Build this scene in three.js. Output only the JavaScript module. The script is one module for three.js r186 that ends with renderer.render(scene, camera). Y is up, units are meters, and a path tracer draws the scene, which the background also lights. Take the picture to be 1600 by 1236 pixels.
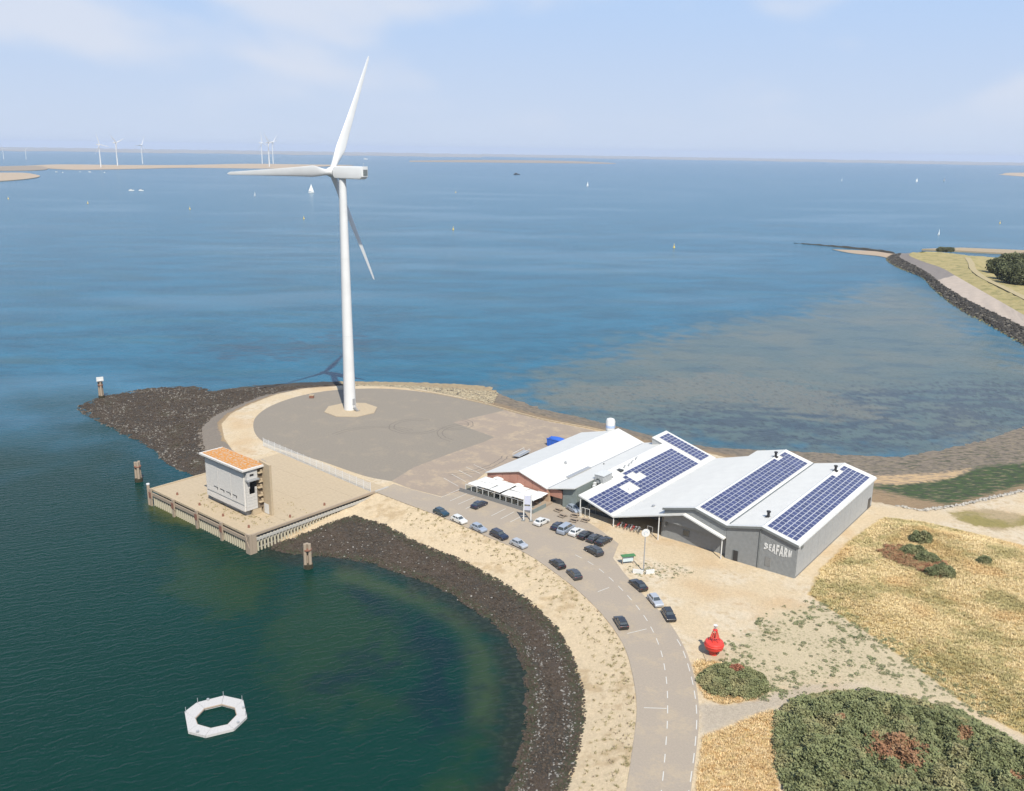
import * as THREE from 'three';
import { mergeGeometries, toCreasedNormals } from 'three/addons/utils/BufferGeometryUtils.js';
import { RoundedBoxGeometry } from 'three/addons/geometries/RoundedBoxGeometry.js';
import { TextGeometry } from 'three/addons/geometries/TextGeometry.js';
import { FontLoader } from 'three/addons/loaders/FontLoader.js';
import { createNoise2D } from 'simplex-noise';

// ---------- camera, sky, sun, exposure ----------
const scene = new THREE.Scene();
const camera = new THREE.PerspectiveCamera(47.42, 1024 / 791, 1, 60000);
camera.position.set(0, 83, 0);
camera.rotation.order = 'YXZ';
camera.rotation.set(-15.15 * Math.PI / 180, 0, 0.0155);
const renderer = new THREE.WebGLRenderer({ antialias: true });
renderer.toneMapping = THREE.LinearToneMapping;
renderer.toneMappingExposure = 1.4;
renderer.shadowMap.enabled = true;

const SUN_EL = 50 * Math.PI / 180, SUN_AZ = 16 * Math.PI / 180;   // behind the camera, a little to the right
const sunDir = new THREE.Vector3(Math.sin(SUN_AZ) * Math.cos(SUN_EL), Math.sin(SUN_EL), Math.cos(SUN_AZ) * Math.cos(SUN_EL));
const sun = new THREE.DirectionalLight(new THREE.Color(1, 0.95, 0.86), 5.0);
sun.position.copy(sunDir).multiplyScalar(500).add(new THREE.Vector3(0, 0, -200));
sun.target.position.set(0, 0, -200);
sun.castShadow = true;
sun.shadow.mapSize.set(4096, 4096);
Object.assign(sun.shadow.camera, { left: -220, right: 220, top: 220, bottom: -220, near: 10, far: 1200 });
scene.add(sun, sun.target);

function mulberry(seed) { return () => { seed |= 0; seed = seed + 0x6D2B79F5 | 0; let t = Math.imul(seed ^ seed >>> 15, 1 | seed); t = t + Math.imul(t ^ t >>> 7, 61 | t) ^ t; return ((t ^ t >>> 14) >>> 0) / 4294967296; }; }
const rnd = mulberry(20180805);
const n2 = createNoise2D(mulberry(7)), n2b = createNoise2D(mulberry(99));
const fbm = (x, y, o = 4) => { let s = 0, a = 0.5; for (let i = 0; i < o; i++) { s += a * n2(x, y); x = x * 2.03 + 17.1; y = y * 2.03 - 9.7; a *= 0.5; } return s; };
const clamp = (v, a = 0, b = 1) => Math.min(b, Math.max(a, v));
const ss = (a, b, v) => { const t = clamp((v - a) / (b - a)); return t * t * (3 - 2 * t); };
const mix = (a, b, t) => a + (b - a) * t;
const mix3 = (a, b, t) => [mix(a[0], b[0], t), mix(a[1], b[1], t), mix(a[2], b[2], t)];
const R = d => d * Math.PI / 180;

{ // computed sky: clear air, paler towards the horizon, with a thin high veil of cloud
  const w = 1024, h = 512, d = new Float32Array(w * h * 4);
  const hor = [0.44, 0.505, 0.615], low = [0.335, 0.46, 0.665], mid = [0.2, 0.3, 0.5], zen = [0.12, 0.195, 0.37];
  for (let j = 0; j < h; j++) {
    const el = ((j + 0.5) / h - 0.5) * 180;
    for (let i = 0; i < w; i++) {
      const az = (i + 0.5) / w * 2 * Math.PI;
      let c = el < 11 ? mix3(hor, low, ss(-1, 11, el)) : el < 40 ? mix3(low, mid, (el - 11) / 29) : mix3(mid, zen, clamp((el - 40) / 50));
      const ca = -Math.cos(az), sa = Math.sin(az), e = el / 9;
      const v = fbm(ca * 3.1 + e * 0.35 + 2, sa * 3.1 + e * 1.6, 5) * 0.9 + fbm(ca * 1.3 - 5, sa * 1.3 + e * 0.6, 3) * 0.9;
      const veil = 0.75 * ss(-0.15, 0.55, v) * ss(0, 5, el) * (1 - ss(25, 60, el));
      c = mix3(c, [0.53, 0.56, 0.63], veil);
      const k = (j * w + i) * 4; d[k] = c[0]; d[k + 1] = c[1]; d[k + 2] = c[2]; d[k + 3] = 1;
    }
  }
  const t = new THREE.DataTexture(d, w, h, THREE.RGBAFormat, THREE.FloatType);
  t.mapping = THREE.EquirectangularReflectionMapping; t.magFilter = t.minFilter = THREE.LinearFilter; t.wrapS = THREE.RepeatWrapping; t.needsUpdate = true;
  scene.background = t; scene.environment = t;
}
scene.fog = new THREE.FogExp2(0xc4d2ea, 0.000034);

// ---------- helpers ----------
const taken = {};
function numbered(name) { const n = taken[name] = (taken[name] ?? -1) + 1; return n ? `${name}_${String(n).padStart(3, '0')}` : name; }
function shade(o) { o.traverse(c => { if (c.isMesh) { c.castShadow = true; c.receiveShadow = true; } }); return o; }
function obj(name, geo, mat, parent = scene) {
  const g = Array.isArray(geo) ? merge(geo) : geo;
  const m = new THREE.Mesh(g, mat); m.name = parent === scene ? numbered(name) : name; m.castShadow = m.receiveShadow = true; parent.add(m); return m;
}
function tag(o, label, category, group, kind) { o.userData = { label, category }; if (group) o.userData.group = group; if (kind) o.userData.kind = kind; return o; }
function thing(name, label, category, [x, y, z] = [0, 0, 0], turn = 0, group) {
  const o = new THREE.Group(); o.name = numbered(name); scene.add(o); o.position.set(x, y, z); o.rotation.y = turn; return tag(o, label, category, group);
}
function struct(name, geo, mat) { const m = obj(name, geo, mat); m.userData.kind = 'structure'; return m; }
function copy(o, label) { const c = o.clone(); c.name = numbered(o.name.replace(/_\d{3}$/, '')); c.userData = { ...o.userData, label: label ?? o.userData.label }; scene.add(c); return c; }
function merge(list) { return mergeGeometries(list.map(g => { const q = g.index ? g.toNonIndexed() : g; for (const k of Object.keys(q.attributes)) if (!['position', 'normal', 'uv', 'color'].includes(k)) q.deleteAttribute(k); return q; })); }
function tri(g) { // uv in metres from the dominant side of each face
  g = g.index ? g.toNonIndexed() : g; const p = g.attributes.position, n = g.attributes.normal, uv = new Float32Array(p.count * 2);
  for (let i = 0; i < p.count; i++) { const ax = Math.abs(n.getX(i)), ay = Math.abs(n.getY(i)), az = Math.abs(n.getZ(i));
    const [u, v] = ay > ax && ay > az ? [p.getX(i), p.getZ(i)] : ax > az ? [p.getZ(i), p.getY(i)] : [p.getX(i), p.getY(i)]; uv[2 * i] = u; uv[2 * i + 1] = v; }
  g.setAttribute('uv', new THREE.BufferAttribute(uv, 2)); return g;
}
const box = (x0, x1, y0, y1, z0, z1) => tri(new THREE.BoxGeometry(x1 - x0, y1 - y0, z1 - z0).translate((x0 + x1) / 2, (y0 + y1) / 2, (z0 + z1) / 2));
const rbox = (w, h, d, x, y, z, r = 0.03) => new RoundedBoxGeometry(w, h, d, 2, r).translate(x, y, z);
function bar(a, b, r, n = 6, r2 = r) { const A = new THREE.Vector3(...a), B = new THREE.Vector3(...b), D = B.clone().sub(A);
  const g = new THREE.CylinderGeometry(r2, r, D.length(), n); g.applyQuaternion(new THREE.Quaternion().setFromUnitVectors(new THREE.Vector3(0, 1, 0), D.clone().normalize())); g.translate((A.x + B.x) / 2, (A.y + B.y) / 2, (A.z + B.z) / 2); return tri(g); }
function prism(pts, z0, z1) { // outline in x,y pushed from z0 to z1 (z0 > z1)
  const s = new THREE.Shape(pts.map(p => new THREE.Vector2(p[0], p[1]))); const g = new THREE.ExtrudeGeometry(s, { depth: Math.abs(z1 - z0), bevelEnabled: false }); g.translate(0, 0, Math.min(z0, z1)); return tri(g); }
function sheet(poly, y, thick = 0.12) { // flat slab from an outline in x,z, top at y
  const s = new THREE.Shape(poly.map(p => new THREE.Vector2(p[0], -p[1]))); const g = new THREE.ExtrudeGeometry(s, { depth: thick, bevelEnabled: false }); g.rotateX(-Math.PI / 2); g.translate(0, y - thick, 0); return tri(g); }
function spline(pts, n) { const c = new THREE.CatmullRomCurve3(pts.map(p => new THREE.Vector3(p[0], 0, p[1])), false, 'centripetal'); return c.getPoints(n).map(p => [p.x, p.z]); }
function ribbon(pts, w, y, from = 0, to = 1) { // painted line along a path
  const pos = [], idx = []; const N = pts.length;
  for (let i = 0; i < N; i++) { const a = pts[Math.max(0, i - 1)], b = pts[Math.min(N - 1, i + 1)]; let dx = b[0] - a[0], dz = b[1] - a[1]; const l = Math.hypot(dx, dz) || 1; dx /= l; dz /= l;
    pos.push(pts[i][0] - dz * w / 2, y, pts[i][1] + dx * w / 2, pts[i][0] + dz * w / 2, y, pts[i][1] - dx * w / 2); if (i) { const k = 2 * i; idx.push(k - 2, k - 1, k, k, k - 1, k + 1); } }
  const g = new THREE.BufferGeometry(); g.setAttribute('position', new THREE.Float32BufferAttribute(pos, 3)); g.setIndex(idx); g.computeVertexNormals();
  return tri(g); }
const lin = v => { v /= 255; return v <= 0.04045 ? v / 12.92 : Math.pow((v + 0.055) / 1.055, 2.4); };
const enc = v => Math.round(255 * clamp(v <= 0.0031308 ? v * 12.92 : 1.055 * Math.pow(v, 1 / 2.4) - 0.055));
const alb = (r, g, b, k = 1.85) => [lin(r) / k, lin(g) / k, lin(b) / k];   // base colour of a surface from its colour in full sun
const col = c => new THREE.Color().setRGB(c[0], c[1], c[2]);

// ---------- procedural textures ----------
function tile(size, fn, srgb = false) { // fn(u, v) with u, v in 0..1, blended at the borders so that it repeats
  const d = new Uint8Array(size * size * 4);
  for (let j = 0; j < size; j++) for (let i = 0; i < size; i++) { const c = fn(i / size, j / size), k = (j * size + i) * 4; if (Array.isArray(c)) { d[k] = c[0]; d[k + 1] = c[1]; d[k + 2] = c[2]; } else d[k] = d[k + 1] = d[k + 2] = clamp(c) * 255; d[k + 3] = 255; }
  const t = new THREE.DataTexture(d, size, size); t.wrapS = t.wrapT = THREE.RepeatWrapping; t.magFilter = THREE.LinearFilter; t.minFilter = THREE.LinearMipmapLinearFilter; t.generateMipmaps = true; if (srgb) t.colorSpace = THREE.SRGBColorSpace; t.needsUpdate = true; return t; }
const wrapN = (f, oct) => (u, v, s) => { const a = 2 * Math.PI; // noise on a torus, sampled from blended copies
  const w = (x, y) => fbm(x * s, y * s, oct); const bu = ss(0.8, 1, u), bv = ss(0.8, 1, v);
  return mix(mix(w(u, v), w(u - 1, v), bu), mix(w(u, v - 1), w(u - 1, v - 1), bu), bv); };
const wn5 = wrapN(fbm, 5), wn3 = wrapN(fbm, 3);
const rep = (t, m) => { const c = t.clone(); c.repeat.set(1 / m, 1 / m); c.needsUpdate = true; return c; };
const tStain = tile(512, (u, v) => { const s = wn5(u, v, 5) * 0.5 + wn3(u, v, 38) * 0.22; return 0.86 + 0.2 * s; });
const tGrain = tile(512, (u, v) => 0.5 + 0.5 * wn5(u, v, 24));
const tSpeck = tile(512, (u, v) => { const s = wn3(u, v, 90) * 0.5 + wn5(u, v, 7) * 0.5; return 0.85 + 0.24 * s; });
const tRib = tile(64, (u) => 0.5 + 0.5 * clamp(2.2 * Math.sin(u * 2 * Math.PI * 4), -1, 1));
const tWood = tile(256, (u, v) => 0.8 + 0.22 * fbm(u * 3, v * 40, 4) + 0.1 * fbm(u * 40, v * 4, 2));
function mat(c, rough = 0.8, o = {}) { return new THREE.MeshStandardMaterial({ color: col(c), roughness: rough, ...o }); }
const tSoft = tile(512, (u, v) => 0.955 + 0.05 * wn5(u, v, 4) + 0.025 * wn3(u, v, 40));
const mRoof = mat([0.6, 0.59, 0.55], 0.55, { map: rep(tSoft, 19), bumpMap: rep(tRib, 1.3), bumpScale: 0.03 });
const mRoofWhite = mat([0.55, 0.545, 0.515], 0.5, { map: rep(tSoft, 23), bumpMap: rep(tGrain, 4), bumpScale: 0.01 });
const mTrim = mat([0.55, 0.56, 0.55], 0.5, { map: rep(tStain, 5) });
const mFascia = mat([0.16, 0.175, 0.175], 0.5, { map: rep(tStain, 5) });
const mClad = mat([0.24, 0.25, 0.25], 0.55, { map: rep(tStain, 6), bumpMap: rep(tRib, 1.0), bumpScale: 0.035 });
const mCladPale = mat([0.38, 0.39, 0.39], 0.55, { map: rep(tStain, 6), bumpMap: rep(tRib, 1.0), bumpScale: 0.035 });
const mCladGreen = mat([0.2, 0.235, 0.225], 0.6, { map: rep(tStain, 6), bumpMap: rep(tRib, 1.0), bumpScale: 0.03 });
const mPlinth = mat([0.2, 0.2, 0.19], 0.9, { map: rep(tStain, 4) });
const mBlack = mat([0.018, 0.018, 0.02], 0.6);
const mDark = mat([0.03, 0.032, 0.035], 0.35, { map: rep(tStain, 2) });
const mGlass = new THREE.MeshPhysicalMaterial({ color: col([0.05, 0.06, 0.065]), roughness: 0.06, clearcoat: 1, clearcoatRoughness: 0.03 });
const mWhite = mat([0.62, 0.62, 0.6], 0.5, { map: rep(tStain, 3) });
const mWhitePaint = mat([0.55, 0.54, 0.5], 0.8, { map: rep(tSpeck, 1.7) });
const mConc = mat([0.4, 0.385, 0.35], 0.9, { map: rep(tStain, 7), bumpMap: rep(tGrain, 2), bumpScale: 0.02 });
const mConcWarm = mat(alb(228, 206, 172), 0.92, { map: rep(tStain, 6), bumpMap: rep(tGrain, 2.3), bumpScale: 0.02 });
const mSteel = mat([0.42, 0.43, 0.44], 0.45, { metalness: 0.4, map: rep(tStain, 2) });
const mRust = mat([0.22, 0.1, 0.065], 0.9, { map: rep(tSpeck, 1.1), bumpMap: rep(tGrain, 0.6), bumpScale: 0.02 });
const mTimber = mat([0.34, 0.27, 0.2], 0.9, { map: rep(tWood, 1.5), bumpMap: rep(tWood, 1.5), bumpScale: 0.015 });
const mBrick = mat([0.4, 0.2, 0.145], 0.85, { map: rep(tSpeck, 2.2), bumpMap: rep(tGrain, 1), bumpScale: 0.01 });
const mSandStone = mat([0.42, 0.3, 0.2], 0.85, { map: rep(tSpeck, 2.2) });
const mTurbine = mat([0.57, 0.575, 0.57], 0.35, { map: rep(tSoft, 25) });
const mTyre = mat([0.02, 0.02, 0.02], 0.85), mRim = mat([0.35, 0.35, 0.36], 0.35, { metalness: 0.7 });
const mRed = mat([0.62, 0.05, 0.035], 0.45, { map: rep(tStain, 2.5) });

// ---------- the lie of the land: outlines in metres (x, z); 0 = quay level, water at -4 ----------
const WATER = -4;
const roadLeft = [[13.6, -93.5], [16.2, -103.4], [18.5, -113.8], [20.0, -121.6], [20.6, -130.4], [20.2, -140.3], [17.8, -150.3], [13.8, -160.2], [8.5, -169.8], [3.3, -177.6], [-5.2, -185.9], [-14.5, -195.0], [-24.4, -203.6], [-33.7, -211.7]];
const roadRight = [[22.1, -93.7], [25.0, -103.6], [27.9, -114.0], [29.7, -121.9], [30.7, -130.7], [30.7, -140.6], [29.1, -150.6], [26.6, -158.0], [23.5, -168.8]];
const sandFoot = [[6.2, -96.9], [7.8, -104.7], [10.1, -112.3], [11.9, -121.5], [12.3, -130.2], [11.3, -139.9], [8.9, -149.8], [4.4, -159.5], [-2.1, -168.9], [-10.5, -178.3], [-19.5, -185.6], [-29.6, -196.0], [-38.0, -201.5]];
const basinWater = [[-1.6, -100.0], [0.4, -108.0], [2.5, -118.2], [3.5, -128.2], [3.0, -139.7], [0.1, -150.0], [-6.4, -159.5], [-11.9, -166.5], [-20.7, -173.9], [-29.8, -179.7], [-38.8, -182.9], [-45.3, -182.7], [-54.3, -186.7]];
const spitWater = [[-80.8, -228.0], [-90.0, -234.6], [-97.8, -241.2], [-106.1, -253.3], [-118.8, -265.7], [-136.1, -282.0], [-147.2, -292.7], [-149.5, -298.9], [-148.3, -309.0], [-140.7, -318.4], [-135.7, -323.3], [-127.4, -326.6], [-120.6, -328.0], [-110.0, -321.1], [-97.2, -330.4], [-83.7, -335.2], [-70.3, -342.1], [-50.7, -345.4], [-35.6, -346.4], [-20.0, -340.2], [-8.6, -333.9], [-3.6, -322.0]];
const bayWater = [[11.3, -303.1], [22.0, -295.8], [34.0, -285.2], [50.4, -269.0], [63.2, -263.3], [78.7, -262.2], [93.8, -260.5], [115.9, -257.4], [133.1, -265.5], [152.7, -276.8], [173.2, -291.9], [220.6, -314.9], [281.5, -318.3]];
const flatEdge = [...roadLeft, ...[[-35.5, -213.0], [-44.3, -210.0], [-57.9, -220.3], [-70.3, -231.7], [-79.6, -243.2], [-85.0, -253.7], [-90.2, -267.7], [-90.9, -279.0], [-88.0, -290.6], [-82.7, -303.4], [-73.6, -312.7], [-60.6, -317.2], [-46.6, -317.2], [-32.3, -313.5], [-17.9, -303.8], [-8.7, -295.2], [0.1, -286.3], [10.4, -277.3], [24.1, -269.0], [31.7, -264.7], [40.4, -253.8]], [45, -256], [70, -236], ...[[91.0, -210.9], [100.5, -205.4], [111.7, -209.2], [124.6, -215.7], [138.0, -222.2], [176.7, -234.7], [231.6, -227.2], [102.6, -87.3], [12.8, -85.5]]];
const shoreEdge = [...basinWater, ...spitWater, ...bayWater, ...[[303.7, -222.0], [143.9, -92.2], [-1.4, -89.4]]];
const duneGrass = [[59.1, -160.7], [65.3, -172.2], [77.6, -187.9], [89.3, -200.2], [97.3, -198.2], [106.2, -191.8], [114.4, -185.1], [129.1, -172.9], [93.0, -112.0], [77.4, -117.3], [72.8, -123.6], [69.5, -134.4], [65.4, -146.2], [61.4, -154.8]];
const verge = [[29.0, -115.5], [32.4, -117.1], [38.1, -120.8], [41.7, -122.5], [36.7, -103.3], [34.1, -92.9], [22.8, -92.7], [27.0, -108.3]];
const shrubVerge = [[31.3, -135.5], [33.2, -136.5], [35.4, -135.8], [41.5, -131.9], [41.9, -128.2], [39.2, -125.0], [33.8, -123.5], [31.3, -125.0], [31.0, -128.8]];
const sidePath = [[29.8, -123.5], [34.8, -123.7], [41.5, -125.9], [48.6, -129.3], [56.1, -129.9], [62.6, -127.9], [68.5, -124.9], [73.0, -119.7], [79.3, -113.8], [77.7, -110.9], [71.4, -116.6], [67.2, -122.0], [61.3, -124.7], [52.1, -127.3], [42.7, -123.2], [34.8, -119.1], [28.7, -116.1]];
const scrub = [[36.3, -134.6], [42.7, -143.1], [52.3, -152.5], [59.1, -155.2], [64.6, -147.0], [68.6, -134.6], [73.0, -123.8], [63.0, -128.8], [56.7, -131.4], [47.6, -129.3], [40.9, -127.7]];
const algae = [[96.3, -226.6], [103.7, -219.9], [110.2, -212.3], [128.8, -223.3], [164.1, -242.2], [172.2, -255.4], [150.6, -250.9], [137.9, -248.1], [126.9, -240.5], [112.8, -233.2], [102.2, -230.7]];
const algaeThin = [[114.1, -253.2], [130.4, -259.9], [149.6, -270.9], [162.0, -271.5], [182.9, -272.6], [171.3, -253.6], [143.4, -251.2], [126.4, -247.1], [109.7, -242.5], [96.7, -241.9]];
const sandBar = [[98.7, -237.5], [112.1, -239.6], [122.0, -241.7], [133.2, -246.0], [125.8, -238.2], [116.4, -233.2], [104.4, -229.7], [96.6, -231.8]];
const lowGrass = [[106.3, -204.4], [116.9, -206.9], [124.3, -203.2], [130.6, -200.7], [120.6, -196.5], [112.9, -193.2], [106.6, -198.6]];

const X0 = -165, X1 = 215, Z0 = -335, Z1 = -70;
function sdPoly(poly, x, z) { let d = 1e9, inside = false; for (let i = 0, j = poly.length - 1; i < poly.length; j = i++) { const [ax, az] = poly[i], [bx, bz] = poly[j]; const ex = bx - ax, ez = bz - az, wx = x - ax, wz = z - az; const t = clamp((wx * ex + wz * ez) / (ex * ex + ez * ez)); const qx = wx - ex * t, qz = wz - ez * t; d = Math.min(d, qx * qx + qz * qz); if ((az > z) !== (bz > z) && x < (bx - ax) * (z - az) / (bz - az) + ax) inside = !inside; } return inside ? -Math.sqrt(d) : Math.sqrt(d); }
class Field { // distance to an outline on a grid, negative inside
  constructor(poly, step = 1) { this.s = step; this.nx = Math.ceil((X1 - X0) / step) + 2; this.nz = Math.ceil((Z1 - Z0) / step) + 2; this.d = new Float32Array(this.nx * this.nz); for (let j = 0; j < this.nz; j++) for (let i = 0; i < this.nx; i++) this.d[j * this.nx + i] = sdPoly(poly, X0 + i * step, Z0 + j * step); }
  at(x, z) { const u = clamp((x - X0) / this.s, 0, this.nx - 1.001), v = clamp((z - Z0) / this.s, 0, this.nz - 1.001), i = u | 0, j = v | 0, a = u - i, b = v - j, k = j * this.nx + i, d = this.d; return mix(mix(d[k], d[k + 1], a), mix(d[k + this.nx], d[k + this.nx + 1], a), b); }
}
const fFlat = new Field(flatEdge, 0.8), fShore = new Field(shoreEdge, 0.8), fDune = new Field(duneGrass, 0.8);
const rockOutline = [...sandFoot, ...[...basinWater].reverse()];
const fRock = new Field(rockOutline, 0.8);
const spitOutline = [...spitWater.slice(0, 18), ...[[-61.8, -323.3], [-74.8, -317.7], [-84.2, -309.0], [-90.4, -295.1], [-93.4, -281.7], [-92.5, -269.5], [-85.4, -251.8], [-75.3, -239.6]]];
const fSpit = new Field(spitOutline, 0.8);
const backRock = [...[[-70.7, -344.2], [-51.0, -347.5], [-35.8, -348.5], [-20.2, -342.2], [-8.7, -335.9], [-5.3, -324.7]], ...[[-7.0, -298.8], [-18.0, -304.9], [-32.4, -314.6], [-46.8, -318.3], [-60.9, -318.4]]];
const fBack = new Field(backRock, 0.8);
const fVerge = new Field(verge), fShrubV = new Field(shrubVerge), fPath = new Field(sidePath), fScrub = new Field(scrub), fAlgae = new Field(algae), fAlgae2 = new Field(algaeThin), fBar = new Field(sandBar), fLow = new Field(lowGrass);
function landHeight(x, z) {
  const d0 = fFlat.at(x, z), d1 = fShore.at(x, z);
  let h;
  if (d0 <= 0) h = 0; else if (d1 < 0) { const w = d0 - d1, t = d0 / w; h = WATER * Math.pow(t, 1 / (1 + clamp((w - 16) / 22, 0, 1.2))); } else h = WATER - 0.14 * d1 - 0.05;
  const dd = fDune.at(x, z); if (dd < 0) h += 1.3 * ss(0, 9, -dd) + 0.5 * fbm(x * 0.05, z * 0.05, 3) * ss(0, 8, -dd);
  if (d0 > 0 && d1 < 6) h += (x > 12 ? 0.14 : 0.35) * fbm(x * 0.22, z * 0.22, 4) * ss(0, 4, d0);
  return h;
}

{ // ground: one sheet for quay, shore and dunes
  const step = 1.25, nx = Math.round((X1 - X0) / step), nz = Math.round((Z1 - Z0) / step), pos = new Float32Array((nx + 1) * (nz + 1) * 3), uv = new Float32Array((nx + 1) * (nz + 1) * 2), idx = [];
  for (let j = 0; j <= nz; j++) for (let i = 0; i <= nx; i++) { const x = X0 + i * step, z = Z0 + j * step, k = j * (nx + 1) + i; pos[3 * k] = x; pos[3 * k + 1] = landHeight(x, z); pos[3 * k + 2] = z; uv[2 * k] = (x - X0) / (X1 - X0); uv[2 * k + 1] = (z - Z0) / (Z1 - Z0); }
  for (let j = 0; j < nz; j++) for (let i = 0; i < nx; i++) { const k = j * (nx + 1) + i, lo = Math.max(pos[3 * k + 1], pos[3 * k + 4], pos[3 * (k + nx + 1) + 1], pos[3 * (k + nx + 2) + 1]); if (lo < -8.5) continue; idx.push(k, k + nx + 1, k + 1, k + 1, k + nx + 1, k + nx + 2); }
  const g = new THREE.BufferGeometry(); g.setAttribute('position', new THREE.BufferAttribute(pos, 3)); g.setAttribute('uv', new THREE.BufferAttribute(uv, 2)); g.setIndex(idx); g.computeVertexNormals();
  // what the ground is made of, drawn in plan
  const W = 2048, H = Math.round(W * (Z1 - Z0) / (X1 - X0)), d = new Uint8Array(W * H * 4);
  const C = { sand: alb(236, 213, 176), sandPale: alb(240, 222, 192), sandDark: alb(214, 188, 148), sandOrange: alb(226, 192, 146), rock: alb(72, 66, 58), rockBrown: alb(92, 78, 66), rockPale: alb(150, 140, 125), weed: alb(72, 78, 48), revet: alb(150, 138, 124), tan: alb(196, 174, 134), beach: alb(176, 148, 112), mud: alb(152, 138, 120), mudDark: alb(98, 92, 84), green: alb(74, 96, 48), greenDark: alb(64, 76, 50), straw: alb(214, 182, 116), strawPale: alb(228, 202, 140), olive: alb(166, 152, 88), orange: alb(206, 160, 98), path: alb(205, 190, 168), tuft: alb(128, 128, 84), scrubSand: alb(224, 206, 170) };
  for (let j = 0; j < H; j++) for (let i = 0; i < W; i++) {
    const x = X0 + (i + 0.5) / W * (X1 - X0), z = Z0 + (j + 0.5) / H * (Z1 - Z0), k = (j * W + i) * 4;
    const d1 = fShore.at(x, z); let c;
    if (d1 > 8) { c = C.mudDark; } else {
      const nA = fbm(x * 0.06, z * 0.06, 4), nB = fbm(x * 0.35 + 40, z * 0.35, 3), nC = n2b(x * 2.1, z * 2.1), nD = n2(x * 0.9 + 9, z * 0.9);
      const d0 = fFlat.at(x, z), wob = nB * 1.6 + nC * 0.3;
      if (d0 > 0) {
        const rk = fRock.at(x, z) + wob * 0.6, sp = fSpit.at(x, z) + wob * 0.5, bk = fBack.at(x, z) + wob * 0.5;
        const stone = mix3(mix3(C.rock, C.rockBrown, ss(-0.2, 0.5, nA + nB * 0.5)), C.rockPale, 0.5 * ss(0.55, 0.9, nC * 0.7 + nD * 0.4));
        if (bk < 0) c = mix3(mix3(C.tan, C.beach, ss(0, 0.5, nB)), C.rockPale, ss(0.3, 0.8, nC));
        else if (sp < 0.3) c = d0 < 7 + wob ? mix3(C.revet, C.rockPale, ss(0.2, 0.7, nD)) : mix3(stone, C.weed, 0.5 * ss(0.1, 0.6, nA));
        else if (rk < 0) { c = stone; c = mix3(c, C.weed, 0.75 * ss(-2.6, -1.0, rk)); }
        else if (x < 40 && z > -215 && d1 > -3.5 + wob) c = stone;
        else if (x < 30 && z > -222) { c = mix3(C.sand, C.sandDark, ss(0.1, 0.6, nA + nB * 0.5)); c = mix3(c, C.tuft, 0.3 * ss(0.5, 0.8, nB + nC * 0.35) * ss(9, 3, d0)); }
        else { // beach and mud flat behind the halls, weed on the right
          const t = d0 / (d0 - d1 + 1e-3); c = mix3(C.beach, C.mud, ss(0.15, 0.6, t + wob * 0.1));
          { const sk = fbm(x * 0.3 + 3, z * 0.8, 4); c = mix3(c, C.mudDark, 0.75 * ss(0.0, 0.45, nB * 0.6 + sk) * ss(0.1, 0.5, t)); c = mix3(c, C.tan, 0.5 * ss(0.2, 0.5, fbm(x * 0.25 + 11, z * 0.7, 3))); c = mix3(c, C.weed, 0.6 * ss(0.2, 0.5, fbm(x * 0.2 - 8, z * 0.5, 4)) * ss(0.05, 0.3, t)); }
          c = mix3(c, C.greenDark, 0.7 * ss(0.15, 0.45, fbm(x * 0.12, z * 0.4, 4) + 0.2 * nD) * ss(1.5, -3, fAlgae2.at(x, z)));
          { const sk = fbm(x * 0.16 + z * 0.05, z * 0.62, 4); c = mix3(c, mix3(mix3(C.green, C.greenDark, ss(-0.3, 0.4, nB + sk * 0.5)), C.tan, 0.55 * ss(0.22, 0.5, sk)), ss(1.6, -1.8, fAlgae.at(x, z) + wob + sk * 2)); }
          c = mix3(c, mix3(C.sandOrange, C.mud, ss(-0.1, 0.4, fbm(x * 0.2, z * 0.7, 4)) * 0.8), ss(0.8, -1.2, fBar.at(x, z) + wob));
          c = mix3(c, C.tan, ss(2.2, 0.3, d0 + wob * 0.5) * (x > 100 ? 1 : 0.4));
        }
      } else {
        c = mix3(mix3(C.sand, C.sandPale, ss(-0.2, 0.4, nA)), C.sandDark, 0.7 * ss(0.12, 0.6, nB * 0.8 + nA * 0.5)); c = mix3(c, C.sandOrange, 0.6 * ss(0.1, 0.5, fbm(x * 0.03 + 7, z * 0.03, 3)));
        if (x > -30 && x < 21 && z > -210) c = mix3(c, C.tuft, 0.3 * ss(0.5, 0.8, nB + nC * 0.4));
        const sc = fScrub.at(x, z); if (sc < 4) c = mix3(c, mix3(C.scrubSand, C.tuft, 0.75 * ss(0.32, 0.62, nD * 0.6 + nC * 0.45 + nA * 0.4)), ss(4, -2, sc + wob));
        c = mix3(c, C.path, ss(0.8, -0.8, fPath.at(x, z) + nB * 0.8) * (0.35 + 0.65 * ss(62, 36, x)));
        c = mix3(c, mix3(C.orange, C.strawPale, ss(-0.4, 0.4, nB + nC * 0.4)), ss(0.6, -0.5, Math.min(fVerge.at(x, z), fShrubV.at(x, z)) + wob * 0.35));
        c = mix3(c, mix3(mix3(C.olive, C.tan, ss(-0.3, 0.3, nA)), C.green, 0.3 * ss(0.2, 0.6, nB)), ss(1, -1, fLow.at(x, z) + wob));
        const du = fDune.at(x, z) + wob * 0.35; if (du < 0.8) { let q = mix3(mix3(C.straw, C.strawPale, ss(-0.3, 0.5, nB)), C.olive, 0.75 * ss(0.05, 0.55, nA + nB * 0.4)); q = mix3(q, C.orange, 0.55 * ss(0.1, 0.5, fbm(x * 0.04 + 30, z * 0.04 + 3, 3))); c = mix3(c, q, ss(0.8, -0.2, du)); }
      }
      const g1 = 1 + 0.1 * nC + 0.06 * nD + (rnd() - 0.5) * 0.14; c = [c[0] * g1, c[1] * g1, c[2] * g1];
    }
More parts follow.
